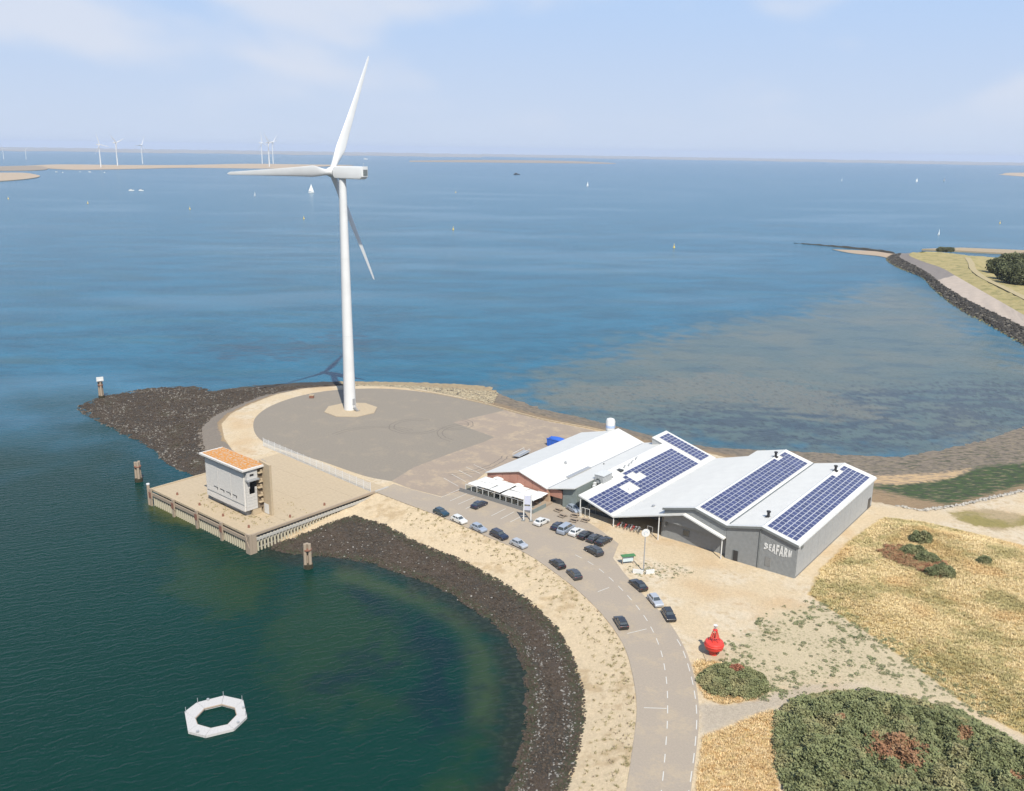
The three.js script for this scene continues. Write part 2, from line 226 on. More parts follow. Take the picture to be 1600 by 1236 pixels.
    d[k] = enc(c[0]); d[k + 1] = enc(c[1]); d[k + 2] = enc(c[2]); d[k + 3] = 255;
  }
  const t = new THREE.DataTexture(d, W, H); t.colorSpace = THREE.SRGBColorSpace; t.magFilter = THREE.LinearFilter; t.minFilter = THREE.LinearMipmapLinearFilter; t.generateMipmaps = true; t.needsUpdate = true;
  const bump = tGrain.clone(); bump.repeat.set((X1 - X0) / 7, (Z1 - Z0) / 7); bump.needsUpdate = true;
  struct('ground', g, new THREE.MeshStandardMaterial({ map: t, roughness: 0.95, bumpMap: bump, bumpScale: 0.12 }));
}

// ---------- paving ----------
const mAsphalt = mat(alb(172, 165, 157), 0.92, { map: rep(tSpeck, 31), bumpMap: rep(tGrain, 1.5), bumpScale: 0.01 });
const mLot = mat(alb(200, 183, 166), 0.92, { map: rep(tSpeck, 23), bumpMap: rep(tGrain, 1.5), bumpScale: 0.01 });
const mRoad = mat(alb(203, 190, 174), 0.92, { map: rep(tSpeck, 17), bumpMap: rep(tGrain, 1.2), bumpScale: 0.01 });
const tDrift = tile(512, (u, v) => { const s = wn5(u, v, 6) + 0.4 * wn5(u, v, 26); const c = mix3(alb(161, 151, 136), alb(186, 170, 146), 0.35 * ss(0.0, 0.8, s)); const k = 1 + 0.1 * wn3(u, v, 70); return c.map(q => enc(q * k)); }, true);
mAsphalt.map = rep(tDrift, 70); mAsphalt.color.setRGB(1, 1, 1);
const tDriftLot = tile(512, (u, v) => { const s = wn5(u, v, 5) + 0.5 * wn5(u, v, 22); const c = mix3(alb(180, 163, 145), alb(206, 185, 156), 0.8 * ss(-0.2, 0.7, s)); const k = 1 + 0.1 * wn3(u, v, 70); return c.map(q => enc(q * k)); }, true);
mLot.map = rep(tDriftLot, 41); mLot.color.setRGB(1, 1, 1);
const tDriftRoad = tile(512, (u, v) => { const s = wn5(u, v, 4) + 0.5 * wn5(u, v, 30); const c = mix3(alb(189, 175, 157), alb(208, 189, 160), 0.6 * ss(-0.1, 0.7, s)); const k = 1 + 0.1 * wn3(u, v, 70); return c.map(q => enc(q * k)); }, true);
mRoad.map = rep(tDriftRoad, 37); mRoad.color.setRGB(1, 1, 1);
const apronEdge = [[-30.9, -219.6], [-37.5, -222.6], [-52.6, -234.6], [-69.0, -246.6], [-75.0, -254.2], [-79.3, -264.2], [-81.6, -275.1], [-80.6, -287.1], [-75.1, -299.6], [-65.9, -308.7], [-50.7, -313.2], [-36.7, -311.4], [-22.4, -304.4], [-8.6, -294.4], [-2.1, -287.7], [-18.5, -272.9], [-5.2, -258.3], [-7.7, -253.9], [-17.9, -241.7], [-26.5, -230.1]];
struct('asphalt_apron', sheet(spline([...apronEdge.slice(0, 15)], 90).concat(apronEdge.slice(15)), 0.03), mAsphalt);
struct('parking_lot', sheet([...[[-30.9, -219.6], [-26.5, -230.1], [-17.9, -241.7], [-7.7, -253.9], [-5.2, -258.3], [-18.5, -272.9], [-2.1, -287.7], [10.4, -276.5], [24.0, -267.6], [31.4, -262.1], [20.2, -255.3], [13.3, -250.7], [5.7, -241.7], [-1.4, -231.7], [-7.0, -226.4], [-10.4, -218.1]], ...[[-12.9, -213.0], [-17.1, -209.4], [-25.7, -214.7]]], 0.026), mLot);
const roadL = spline(roadLeft, 90), roadR = spline(roadRight, 50);
struct('road', sheet([...roadL, ...[[-30.1, -217.7], [-25.6, -214.3], [-17.1, -208.9], [-12.5, -213.1], [-10.4, -218.1], [-6.4, -224.0]], ...[[10.0, -210.9], [12.8, -203.9], [20.4, -190.8], [24.0, -182.9], [22.0, -175.7]], ...roadR.slice().reverse()], 0.04), mRoad);
{ // markings: dashed line and bay marks
  const marks = []; const centre = [[18.4, -93.6], [21.0, -103.5], [23.3, -113.9], [24.8, -121.7], [26.0, -130.5], [26.4, -140.4], [25.3, -150.5], [22.3, -161.2], [17.9, -171.6], [12.9, -178.5]]; const cl = spline(centre, 400);
  const dash = (pts, on, off, w) => { let acc = 0, run = [pts[0]], draw = true; for (let i = 1; i < pts.length; i++) { acc += Math.hypot(pts[i][0] - pts[i - 1][0], pts[i][1] - pts[i - 1][1]); if (draw) run.push(pts[i]); if (acc > (draw ? on : off)) { if (draw && run.length > 1) marks.push(run.slice()); draw = !draw; acc = 0; run = [pts[i]]; } } return w; };
  dash(cl, 1.9, 1.9, 0.14); dash(spline([[21.7, -93.7], [24.7, -103.5], [27.6, -114.0], [29.3, -121.9], [30.2, -130.7], [30.2, -140.6], [29.3, -146.0]], 260), 2.2, 1.6, 0.14);
  const bays = [[[21.3, -144.6], [25.0, -146.3]], [[21.2, -122.3], [24.7, -122.2]], [[17.4, -160.3], [19.8, -162.2]]];
  bays.forEach(b => marks.push(b));
  for (const s of [[[-17.1, -208.9], [-12.4, -215.3]], [[-14.8, -206.5], [-10.4, -212.3]], [[-12.7, -204.5], [-8.8, -209.3]], [[-10.7, -201.7], [-7.1, -206.8]], [[-4.4, -197.6], [-1.1, -202.1]], [[-2.2, -195.8], [0.9, -200.2]], [[0.0, -194.0], [3.2, -198.3]], [[-17.6, -222.5], [-13.4, -216.6]], [[-15.7, -225.5], [-11.6, -219.9]], [[-14.0, -228.6], [-10.1, -223.3]], [[-12.2, -231.2], [-8.2, -226.4]], [[-10.2, -233.4], [-6.6, -228.9]]]) marks.push(s);
  const mk = tag(new THREE.Group(), 'worn white dashes and bay lines painted on the coast road', 'road markings'); mk.name = 'road_markings'; mk.userData.kind = 'structure'; scene.add(mk);
  for (const m of marks) obj('painted_line', ribbon(m, 0.13, 0.046), mWhitePaint, mk);
}
{ // rubber left by turning cars on the apron
  const tm = tag(new THREE.Group(), 'faint dark tyre arcs on the apron before the turbine', 'tyre marks'); tm.name = 'tyre_marks'; tm.userData.kind = 'structure'; scene.add(tm); const mRub = mat(alb(142, 133, 121), 0.9, { map: rep(tSpeck, 3) });
  for (const [cx, cz, r, a0, a1] of [[-30, -268, 6.5, 0.4, 5.2], [-18, -271, 4.5, -1.2, 2.4], [-12, -262, 9, 2.2, 4.6], [-40, -252, 14, 3.6, 5.4], [-22, -245, 20, 0.2, 1.3]]) for (const w of [0, 1.5]) { const p = []; for (let i = 0; i <= 40; i++) { const a = mix(a0, a1, i / 40), q = r + w + 0.25 * n2(i * 0.2, cx); p.push([cx + q * Math.cos(a), cz + q * Math.sin(a)]); } obj('tyre_mark', ribbon(p, 0.22, 0.036), mRub, tm); }
}
{ // low concrete kerb along the edge of the quay, laid in blocks
  const edge = spline([[-36.9, -313.2], [-22.4, -304.4], [-8.6, -294.4], [0.1, -286.3], [10.4, -277.3], [24.1, -269.0], [32.5, -263.4]], 60); const k = thing('quay_kerb', 'low pale concrete kerb along the seaward edge of the apron', 'kerb');
  for (let i = 0; i + 1 < edge.length; i++) { const [ax, az] = edge[i], [bx, bz] = edge[i + 1], l = Math.hypot(bx - ax, bz - az); const g = rbox(l - 0.06, 0.34, 0.4, 0, 0.15, 0, 0.03); const m = obj('kerb_block', g, mConcWarm, k); m.position.set((ax + bx) / 2, 0, (az + bz) / 2); m.rotation.y = Math.atan2(-(bz - az), bx - ax); }
}

// ---------- water ----------
{
  // patches of silt, sand and weed that colour the water, as outlines on its surface
  const P = (pts) => pts;
  const bay = P([[-7.2, -326.4], [12.8, -354.9], [46.9, -406.5], [91.7, -456.6], [160.4, -510.2], [273, -654], [270.3, -566.7], [231.9, -399.5], [257.0, -316.9], [213.1, -258.4], [77.2, -256.7], [33.5, -280.2], [11.1, -296.8]]);
  const weedBed = P([[35.2, -296.5], [55.3, -312.3], [81.9, -317.2], [113.3, -335.6], [152.8, -347.9], [211.6, -362.2], [208.6, -314.2], [150.6, -272.7], [116.4, -258.6], [84.1, -260.7], [61.2, -263.2], [47.0, -272.8]]);
  const silt = P([[45.0, -341.2], [85.2, -365.2], [116.4, -345.7], [132.8, -309.9], [128.6, -293.9], [110.0, -296.7], [95.6, -307.8], [66.3, -321.6], [36.1, -304.5], [18.0, -303.5], [14.3, -324.9]]);
  const greens = [P([[-35.6, -171.9], [-25.9, -169.4], [-18.1, -158.9], [-18.0, -147.0], [-11.9, -143.9], [-16.9, -137.6], [-22.2, -135.5], [-15.7, -126.5], [-23.6, -124.6], [-30.4, -127.9], [-39.5, -135.0], [-46.3, -156.7], [-43.3, -170.2]]), P([[-36.7, -177.9], [-28.0, -175.2], [-20.4, -168.1], [-12.1, -161.6], [-5.3, -151.9], [-2.5, -142.1], [-1.9, -130.4], [-3.2, -123.5], [-5.8, -123.4], [-6.9, -132.1], [-8.4, -146.2], [-11.5, -154.1], [-19.7, -161.4], [-28.3, -167.9], [-36.3, -171.9]]), P([[-6.6, -120.2], [-3.5, -117.9], [-3.6, -112.8], [-5.0, -107.8], [-8.1, -107.8], [-8.1, -114.1]]), P([[-74.9, -188.0], [-65.6, -181.7], [-55.5, -175.7], [-50.2, -171.4], [-48.8, -156.6], [-57.4, -156.4], [-73.2, -172.1]])];
  const darks = [P([[-33.2, -166.3], [-25.0, -163.1], [-16.7, -157.6], [-9.3, -148.4], [-7.5, -130.3], [-8.7, -121.7], [-13.0, -120.0], [-15.2, -131.9], [-18.1, -148.1], [-24.2, -157.4]]), P([[-32.3, -137.1], [-26.4, -141.4], [-19.4, -139.5], [-22.0, -134.5], [-29.0, -131.5]])];
  const plume = P([[-92.4, -216.8], [-77.8, -204.7], [-72.3, -202.1], [-74.0, -198.2], [-81.0, -200.6], [-88.6, -208.3]]);
  const purple = [[-141.7, -388.7], [-126.0, -412.2], [-98.5, -409.9], [-76.5, -437.9], [-63.2, -412.6], [-68.2, -388.7], [-96.3, -376.5], [-119.8, -372.4]];
  const harbour = [[-152, -288], [-320, -250], [-800, -120], [-800, 120], [140, 120], [130, -80], [110, -185], [-20, -245]];
  const sea = [0.007, 0.084, 0.14], still = [0.0032, 0.026, 0.02], deep = sea;
  const sh = (p, x, z, soft, wob) => ss(soft, -soft, sdPoly(p, x, z) + wob);
  function waterColor(x, z) {
    // two bodies of water meet off the spit: blue sea outside, greener still water in the harbour basin; streaks and ripple patches paint surface sheen into the colour
    const grid = 0.3 + (x * x + z * z) * 1.3e-5, fb = (u, v, f, o) => { let t = 0, a = 0.5; for (let i = 0; i < o && 1 / f > 1.6 * grid; i++) { t += a * n2(u, v); u = u * 2.03 + 17.1; v = v * 2.03 - 9.7; a *= 0.5; f *= 2; } return t; }; // leaves out what the mesh is too coarse to carry
    const nA = fb(x * 0.012, z * 0.012, 0.012, 4), nB = fb(x * 0.07, z * 0.07, 0.07, 4);
    const inside = sh(harbour, x, z, 70, nA * 70); let c = mix3(sea, still, inside);
    const p = fb(x * 0.011 + 5, z * 0.03 + x * 0.004, 0.03, 4), q = fb(x * 0.06, z * 0.17, 0.17, 3), f = 1 + (1 - 0.8 * inside) * (0.36 * p + 0.26 * q); c = [c[0] * f, c[1] * f, c[2] * f];  // lighter and darker patches of wind ripple painted into the colour
    c = mix3(c, [0.022, 0.028, 0.042], 0.55 * sh(purple, x, z, 9, nB * 26) * ss(-0.3, 0.3, q));
    const paintedSheen = ss(0.0, 0.5, fb(x * 0.0018 + 3, z * 0.0045 + x * 0.0006, 0.0045, 5)); c = mix3(c, [0.07, 0.15, 0.21], 0.45 * paintedSheen * (1 - inside)); c = mix3(c, [0.03, 0.08, 0.08], 0.35 * ss(0.1, 0.6, fb(x * 0.006, z * 0.03 + 4, 0.03, 4)) * (1 - inside)); const r = Math.hypot(x, z + 100);  // pale streaks: sheen of smoother water painted into the sea colour
    if (r < 900 && z < -170 && x > -60) { const nW = fbm(x * 0.05, z * 0.11, 5), nw2 = fbm(x * 0.22, z * 0.45, 4); let b = sh(bay, x, z, 22, nB * 26 + nA * 20);
      if (b > 0) { let q = mix3([0.07, 0.102, 0.1], [0.094, 0.112, 0.098], ss(-0.2, 0.4, nA)); q = mix3(q, [0.026, 0.062, 0.085], 0.45 * ss(0.05, 0.5, fbm(x * 0.02 + 8, z * 0.05, 4)));
        q = mix3(q, [0.034, 0.048, 0.066], 0.75 * sh(weedBed, x, z, 8, nW * 20) * ss(-0.35, 0.2, nW + nw2 * 0.6)); q = mix3(q, [0.118, 0.12, 0.098], 0.8 * sh(silt, x, z, 6, nW * 16) * ss(-0.4, 0.2, nw2 + 0.3)); q = mix3(q, [0.02, 0.026, 0.03], 0.5 * ss(0.25, 0.55, nw2) * ss(-450, -300, z)); c = mix3(c, q, b); } }
    if (r < 300 && x < 40 && z > -215) { const w = nB * 7 + fbm(x * 0.3, z * 0.3, 3) * 2.5;
      greens.forEach((g, i) => { c = i === 1 ? mix3(c, mix3([0.03, 0.05, 0.024], [0.02, 0.04, 0.022], ss(-0.3, 0.4, nB)), 0.85 * sh(g, x, z, 2.2, w * 0.3)) : mix3(c, [0.016, 0.038, 0.016], (i ? 0.65 : 0.5) * sh(g, x, z, 5, w)); }); for (const g of darks) c = mix3(c, [0.004, 0.016, 0.022], 0.75 * sh(g, x, z, 4, w)); c = mix3(c, [0.055, 0.06, 0.014], 0.8 * sh(plume, x, z, 3, w * 0.5));
      const d = fShore.at(x, z); if (d < 9 && d > -3) c = mix3(c, mix3([0.016, 0.02, 0.016], [0.03, 0.036, 0.026], ss(0, 0.5, fbm(x * 0.5, z * 0.5, 3))), 0.8 * ss(7, 0.5, d + w * 0.5)); }
    return c;
  }
  const ang = [], rad = [];
  for (let i = 0; i <= 760; i++) ang.push(R(-38 + 76 * i / 760)); for (let a = 44; a < 322; a += 6) ang.push(R(a));
  for (let i = 0; i <= 620; i++) rad.push(87 / Math.tan(R(0.2) + R(41) * Math.pow(1 - i / 620, 1.12))); rad.unshift(5, 60); ;
  const na = ang.length, nr = rad.length, pos = new Float32Array(na * nr * 3), cl = new Float32Array(na * nr * 3), uv = new Float32Array(na * nr * 2), hide = new Uint8Array(na * nr), idx = [];
  for (let j = 0; j < nr; j++) for (let i = 0; i < na; i++) { const k = j * na + i, x = Math.sin(ang[i]) * rad[j], z = -Math.cos(ang[i]) * rad[j]; pos[3 * k] = x; pos[3 * k + 1] = WATER; pos[3 * k + 2] = z; uv[2 * k] = x; uv[2 * k + 1] = z;
    hide[k] = x > X0 && x < X1 && z > Z0 && z < Z1 && landHeight(x, z) > WATER + 1.2 ? 1 : 0; const c = hide[k] ? deep : waterColor(x, z); cl[3 * k] = c[0]; cl[3 * k + 1] = c[1]; cl[3 * k + 2] = c[2]; }
  for (let j = 0; j + 1 < nr; j++) for (let i = 0; i < na; i++) { const a = j * na + i, b = j * na + (i + 1) % na, c = a + na, d = b + na; if (hide[a] && hide[b] && hide[c] && hide[d]) continue; idx.push(a, b, c, b, d, c); }
  const g = new THREE.BufferGeometry(); g.setAttribute('position', new THREE.BufferAttribute(pos, 3)); g.setAttribute('color', new THREE.BufferAttribute(cl, 3)); g.setAttribute('uv', new THREE.BufferAttribute(uv, 2)); g.setIndex(idx); g.computeVertexNormals();
  // wind waves: crests across the breeze, three sizes, on a tile of 90 m
  const tWave = tile(1024, (u, v) => { const tau = 2 * Math.PI; let s = 0; const tr = [[9, 21, 0.9, 0.3], [14, 33, 0.7, 1.9], [5, 27, 0.7, 4.1], [23, 40, 0.45, 2.2], [3, 12, 0.6, 5.0], [19, 61, 0.35, 0.7], [31, 55, 0.3, 3.3]]; const ph = 2.2 * wn3(u, v, 6), ph2 = 2.6 * wn3(u, 1 - v, 11); for (const [a, b, m, p] of tr) s += m * Math.sin(tau * (a * u + b * v) + p + ph * (a % 3 + 1) + ph2); return clamp(0.5 + s * 0.1 + 0.25 * wn5(u, v, 40)); });
  const m = struct('water', g, new THREE.MeshPhysicalMaterial({ vertexColors: true, roughness: 0.2, ior: 1.22, specularIntensity: 0.6, bumpMap: rep(tWave, 46), bumpScale: 0.16 }));
  m.castShadow = false;
}

// ---------- far shores, banks and the dike across the bay ----------
const mFarLand = mat(alb(176, 160, 140), 0.95), mFarGreen = mat(alb(176, 174, 168), 0.95), mFarSand = mat(alb(206, 184, 156), 0.95);
function lowLand(name, poly, y, m, kindLabel) { return struct(name, sheet(poly, y, 3), m); }
lowLand('sandbank', spline([[-2019, -3822], [-2038, -4187], [-1781, -4263], [-1611, -4446], [-1434, -5131], [-1190, -5148], [-915, -5198], [-1027, -4438], [-1031, -4090], [-1122, -4010], [-1375, -3943], [-1486, -3555], [-1585, -3347], [-1821, -3538], [-2019, -3822]], 80), -2.6, mFarSand);
lowLand('sandbank', spline([[-2012, -3365], [-2027, -3646], [-2002, -3839], [-1801, -3556], [-1641, -3186], [-1692, -3040], [-1739, -2907]], 40), -2.5, mFarLand);
lowLand('sandbank', spline([[-1595, -2664], [-1580, -2838], [-1537, -2867], [-1405, -2709], [-1313, -2552], [-1245, -2348], [-1228, -2201], [-1257, -2094]], 40), -2.4, mFarSand);
lowLand('sandbank', spline([[-906, -7949], [-302, -9623], [449, -10150], [842, -7930], [343, -7744], [-233, -7433], [-808, -7086]], 30), -3.7, mFarLand);
lowLand('sandbank', spline([[2808, -5402], [3477, -6355], [3831, -6219], [3096, -5021], [2693, -4916]], 30), -3.6, mFarSand);
{ // land along the horizon: low, with an uneven line of trees and dunes on top
  const pos = [], idx = [], col3 = []; const N = 420;
  for (let i = 0; i <= N; i++) { const a = R(-42 + 84 * i / N), deg = -42 + 84 * i / N; const near = deg < -2 ? 13500 + 900 * n2(deg * 0.4, 3) : 15500 + 900 * n2(deg * 0.3, 8); const far = near + 9000; const hh = (deg < -2 ? 9 : 9) + 12 * Math.abs(n2(deg * 2.3, 1)) + 9 * Math.abs(n2(deg * 7, 5));
    for (const [r, y] of [[near, -4.2], [near + 300, 1], [far - 600, 2], [far - 300, hh], [far, hh], [far, -5]]) pos.push(Math.sin(a) * r, y, -Math.cos(a) * r); if (i) for (let k = 0; k < 5; k++) { const p = (i - 1) * 6 + k, q = i * 6 + k; idx.push(p, q, p + 1, q, q + 1, p + 1); } }
  const g = new THREE.BufferGeometry(); g.setAttribute('position', new THREE.Float32BufferAttribute(pos, 3)); g.setIndex(idx); g.computeVertexNormals(); struct('far_shore', tri(g), mFarGreen);
}
const dikeStrips = [];
{ // dike: rocky foot, concrete apron, grass crown with a path
  const foot = spline([[349, -842], [329, -803], [315, -751], [311, -717], [308, -682], [288, -618], [265.9, -535.1], [254.4, -468.1], [245.9, -424.0], [229.7, -348.6]], 60);
  const rockTop = spline([[352, -826], [337, -793], [326, -744], [316, -694], [302, -643], [283.5, -569.7], [271.2, -498.9], [264.3, -456.9], [248.4, -379.9]], 60);
  const aproTop = spline([[353, -808], [342, -786], [334, -742], [330, -699], [319, -653], [301.5, -582.3], [286.8, -522.4], [276.2, -479.3], [258.1, -396.5]], 60);
  const crown = spline([[359, -800], [374, -797], [381, -773], [365, -725], [342, -673], [325, -622], [314.3, -575.6], [304.1, -532.9], [288.8, -475.0], [266.5, -387.9]], 60);
  const back = spline([[380, -848], [415, -847], [445, -835], [461, -821], [473, -802], [485, -766], [489, -723], [457, -646], [415.7, -555.9]], 60);
  const strip = (A, ya, B, yb, m, name) => { const pos = [], uv = [], idx = []; const K = 5; for (let i = 0; i < A.length; i++) for (let k = 0; k <= K; k++) { const t = k / K, x = mix(A[i][0], B[i][0], t), z = mix(A[i][1], B[i][1], t); pos.push(x, mix(ya, yb, t) + (k && k < K ? 0.5 * n2(x * 0.1, z * 0.1) : 0), z); uv.push(x, z); if (i && k) { const p = (i - 1) * (K + 1) + k - 1, q = i * (K + 1) + k - 1; idx.push(p, p + 1, q, q, p + 1, q + 1); } }
    const g = new THREE.BufferGeometry(); g.setAttribute('position', new THREE.Float32BufferAttribute(pos, 3)); g.setAttribute('uv', new THREE.Float32BufferAttribute(uv, 2)); g.setIndex(idx); g.computeVertexNormals(); return struct(name, g, m); };
  const tRocky = tile(256, (u, v) => mix3(alb(62, 58, 50), alb(112, 104, 84), ss(0.1, 0.6, wn5(u, v, 16))).map(enc), true);
  const tMeadow = tile(512, (u, v) => mix3(mix3(alb(190, 174, 116), alb(158, 150, 92), ss(-0.1, 0.5, wn5(u, v, 5))), alb(214, 190, 140), ss(0.25, 0.6, wn5(u, v, 13))).map(enc), true);
  strip(foot, -4.6, rockTop, -1, mat([1, 1, 1], 0.95, { map: rep(tRocky, 24), bumpMap: rep(tGrain, 8), bumpScale: 0.5 }), 'dike_foot');
  strip(rockTop.slice(0, 31), -1, aproTop.slice(0, 31), 1.5, mat(alb(166, 156, 148), 0.95, { map: rep(tStain, 20) }), 'dike_ramp');
  strip(rockTop.slice(30), -1, aproTop.slice(30), 1.5, mat(alb(226, 208, 190), 0.95, { map: rep(tStain, 40) }), 'dike_apron');
  strip(aproTop, 1.5, crown, 3.5, mat([1, 1, 1], 0.95, { map: rep(tMeadow, 60) }), 'dike_meadow');
  strip(crown, 3.5, back, -4.4, mat([1, 1, 1], 0.95, { map: rep(tMeadow, 75) }), 'dike_crown');
  struct('dike_path', ribbon(crown.slice(16), 4.5, 3.62), mat(alb(214, 196, 150), 0.95, { map: rep(tStain, 20) }));
  dikeStrips.push(foot, rockTop);
  // long low stone groyne running out from the dike's head, and the sand bar beside it
  const gr = spline([[289, -941], [314, -919], [337, -891], [355, -854]], 40); const pos = [], idx = [];
  gr.forEach((p, i) => { const w = mix(1.5, 8, i / 40), h = -4 + mix(0.3, 1.9, i / 40) + 0.5 * n2(i * 0.9, 2); pos.push(p[0], -4.6, p[1] + w * 1.6, p[0], h, p[1] + w * 0.5, p[0], h, p[1] - w * 0.5, p[0], -4.6, p[1] - w * 1.6); if (i) for (let k = 0; k < 3; k++) { const a = (i - 1) * 4 + k, b = i * 4 + k; idx.push(a, b, a + 1, b, b + 1, a + 1); } });
  const g = new THREE.BufferGeometry(); g.setAttribute('position', new THREE.Float32BufferAttribute(pos, 3)); g.setIndex(idx); g.computeVertexNormals();
  tag(obj('groyne', tri(g), mat([1, 1, 1], 0.95, { map: rep(tRocky, 24) })), 'long dark stone groyne running out into the bay from the dike head', 'groyne');
  lowLand('sandbank', spline([[308, -881], [336, -874], [356, -854], [355, -832], [336, -809], [331, -829], [315, -848], [308, -881]], 40), -3.7, mat(alb(212, 188, 160), 0.95, { map: rep(tStain, 30) }));
  lowLand('far_meadow', [[398, -888], [445, -907], [500, -891], [583, -875], [557, -834], [480, -855], [430, -876]], -2.6, mat(alb(206, 184, 150), 0.95, { map: rep(tStain, 30) }));
}

// ---------- wind turbines ----------
function makeTurbine(label, group) {
  const t = thing('wind_turbine', label, 'wind turbine', [0, 0, 0], 0, group);
  const H = 74.4, prof = []; for (let i = 0; i <= 24; i++) prof.push(new THREE.Vector2(mix(1.95, 1.12, Math.pow(i / 24, 1.1)), H * i / 24));
  const tower = obj('tower', tri(new THREE.LatheGeometry(prof, 40)), mTurbine, t);
  for (const y of [0.15, 24.8, 49.6]) obj('flange', tri(new THREE.CylinderGeometry(mix(1.95, 1.14, y / H) + 0.02, mix(1.95, 1.14, y / H) + 0.03, 0.16, 40).translate(0, y, 0)), mTrim, tower);
  const d = obj('door', rbox(0.9, 2.1, 0.2, 0, 3, 1.98, 0.05), mSteel, t); d.rotation.y = 0.9;
  const st = obj('stair', [0, 1, 2, 3, 4, 5, 6].map(k => box(-0.6, 0.6, 0.22 * k, 0.22 * k + 0.06, 3.9 - 0.28 * k, 4.2 - 0.28 * k)).concat([bar([-0.6, 0.9, 4.2], [-0.6, 2.6, 2.0], 0.04), bar([0.6, 0.9, 4.2], [0.6, 2.6, 2.0], 0.04), bar([-0.6, 0, 4.2], [-0.6, 0.9, 4.2], 0.04), bar([0.6, 0, 4.2], [0.6, 0.9, 4.2], 0.04)]), mSteel, t); st.rotation.y = 0.9;
  // nacelle: local +x points to the rotor
  const top = new THREE.Group(); top.name = 'head'; top.position.y = 76.0; t.add(top);
  const ns = new THREE.Shape(); ns.moveTo(-9.2, -1.15); ns.lineTo(-8.4, -1.9); ns.lineTo(1.9, -1.85); ns.quadraticCurveTo(2.6, -1.4, 2.6, 0); ns.quadraticCurveTo(2.6, 1.5, 1.8, 1.85); ns.lineTo(-9.2, 1.95); ns.lineTo(-9.2, -1.15);
  const ng = new THREE.ExtrudeGeometry(ns, { depth: 2.5, bevelEnabled: true, bevelSize: 0.35, bevelThickness: 0.45, bevelSegments: 3 }); ng.translate(0, 0, -1.25);
  const nac = obj('nacelle', tri(toCreasedNormals(ng, 0.6)), mTurbine, top); nac.scale.set(0.95, 0.84, 0.88);
  obj('cooler_vent', box(-9.66, -9.57, -0.9, 1.2, -1.1, 1.1), mFascia, nac); obj('hatch', box(-6, -3.5, 2.31, 2.36, -0.8, 0.8), mTrim, nac); obj('wind_vane', [bar([-8.6, 2.2, 0.5], [-8.6, 3.4, 0.5], 0.05), bar([-8.6, 3.3, 0.2], [-8.6, 3.3, 0.9], 0.05)], mSteel, nac);
  const hubP = []; for (let i = 0; i <= 14; i++) { const a = i / 14 * Math.PI / 2; hubP.push(new THREE.Vector2(1.55 * Math.cos(a), 1.1 + 1.9 * Math.sin(a))); } hubP.unshift(new THREE.Vector2(1.5, -0.6), new THREE.Vector2(1.6, 0.2));
  obj('hub', tri(new THREE.LatheGeometry(hubP, 28).rotateZ(-Math.PI / 2).translate(3.3, 0, 0)), mTurbine, top);
  // blade: along +y, chord turned from the rotor plane
  const L = 40.2, NS = 46, NC = 22, pos = [], idx = [];
  for (let i = 0; i <= NS; i++) { const s = i / NS, y = 1.2 + L * s; const round = 1 - ss(0.03, 0.2, s); let chord = s < 0.2 ? mix(1.9, 3.5, ss(0.02, 0.2, s)) : mix(3.5, 0.75, Math.pow((s - 0.2) / 0.8, 0.82)); if (s > 0.97) chord *= Math.sqrt(Math.max(0.02, 1 - ((s - 0.97) / 0.03) ** 2)); const th = mix(chord * mix(0.32, 0.13, s), 1.9, round); const tw = R(mix(17, 7, s)); const off = mix(-0.3, 0, round);
    for (let k = 0; k < NC; k++) { const a = k / NC * 2 * Math.PI; let cx = Math.cos(a), cy = Math.sin(a); const foil = mix(1, 0.25 + 0.75 * Math.pow((1 + cx) / 2, 0.6), 1 - round); let u = (cx * 0.5 + off * 0.35 + 0) * chord, v = cy * 0.5 * th * foil; const bend = 0.9 * s * s; pos.push(u * Math.sin(tw) + v * Math.cos(tw) + bend, y, -u * Math.cos(tw) + v * Math.sin(tw)); } 
    if (i) for (let k = 0; k < NC; k++) { const a = (i - 1) * NC + k, b = (i - 1) * NC + (k + 1) % NC, c = a + NC, e = b + NC; idx.push(a, c, b, b, c, e); } }
  const bg = new THREE.BufferGeometry(); bg.setAttribute('position', new THREE.Float32BufferAttribute(pos, 3)); bg.setIndex(idx); bg.computeVertexNormals(); { const uv = new Float32Array(pos.length / 3 * 2); for (let i = 0; i < pos.length / 3; i++) { uv[2 * i] = pos[3 * i + 2]; uv[2 * i + 1] = pos[3 * i + 1]; } bg.setAttribute('uv', new THREE.BufferAttribute(uv, 2)); }
  for (let k = 0; k < 3; k++) { const b = obj('blade', bg, mTurbine, top); b.position.x = 4.2; b.rotation.x = R(k * 120) + t_phase; }
  return t;
}
const t_phase = R(30);
const bigTurbine = makeTurbine('tall white wind turbine standing on the asphalt apron', 'wind turbines');
bigTurbine.position.set(-53.4, 0.05, -285.6);
bigTurbine.getObjectByName('head').rotation.y = R(180 - 30);
{ // eight-sided foundation
  const f = tag(obj('turbine_foundation', (() => { const p = []; for (let k = 0; k < 8; k++) p.push([-53 + 8.8 * Math.cos(R(22.5 + 45 * k)), -285.2 + 8.8 * Math.sin(R(22.5 + 45 * k))]); return sheet(p, 0.18, 0.3); })(), mConcWarm), 'eight-sided pale concrete slab around the foot of the big turbine', 'foundation');
}
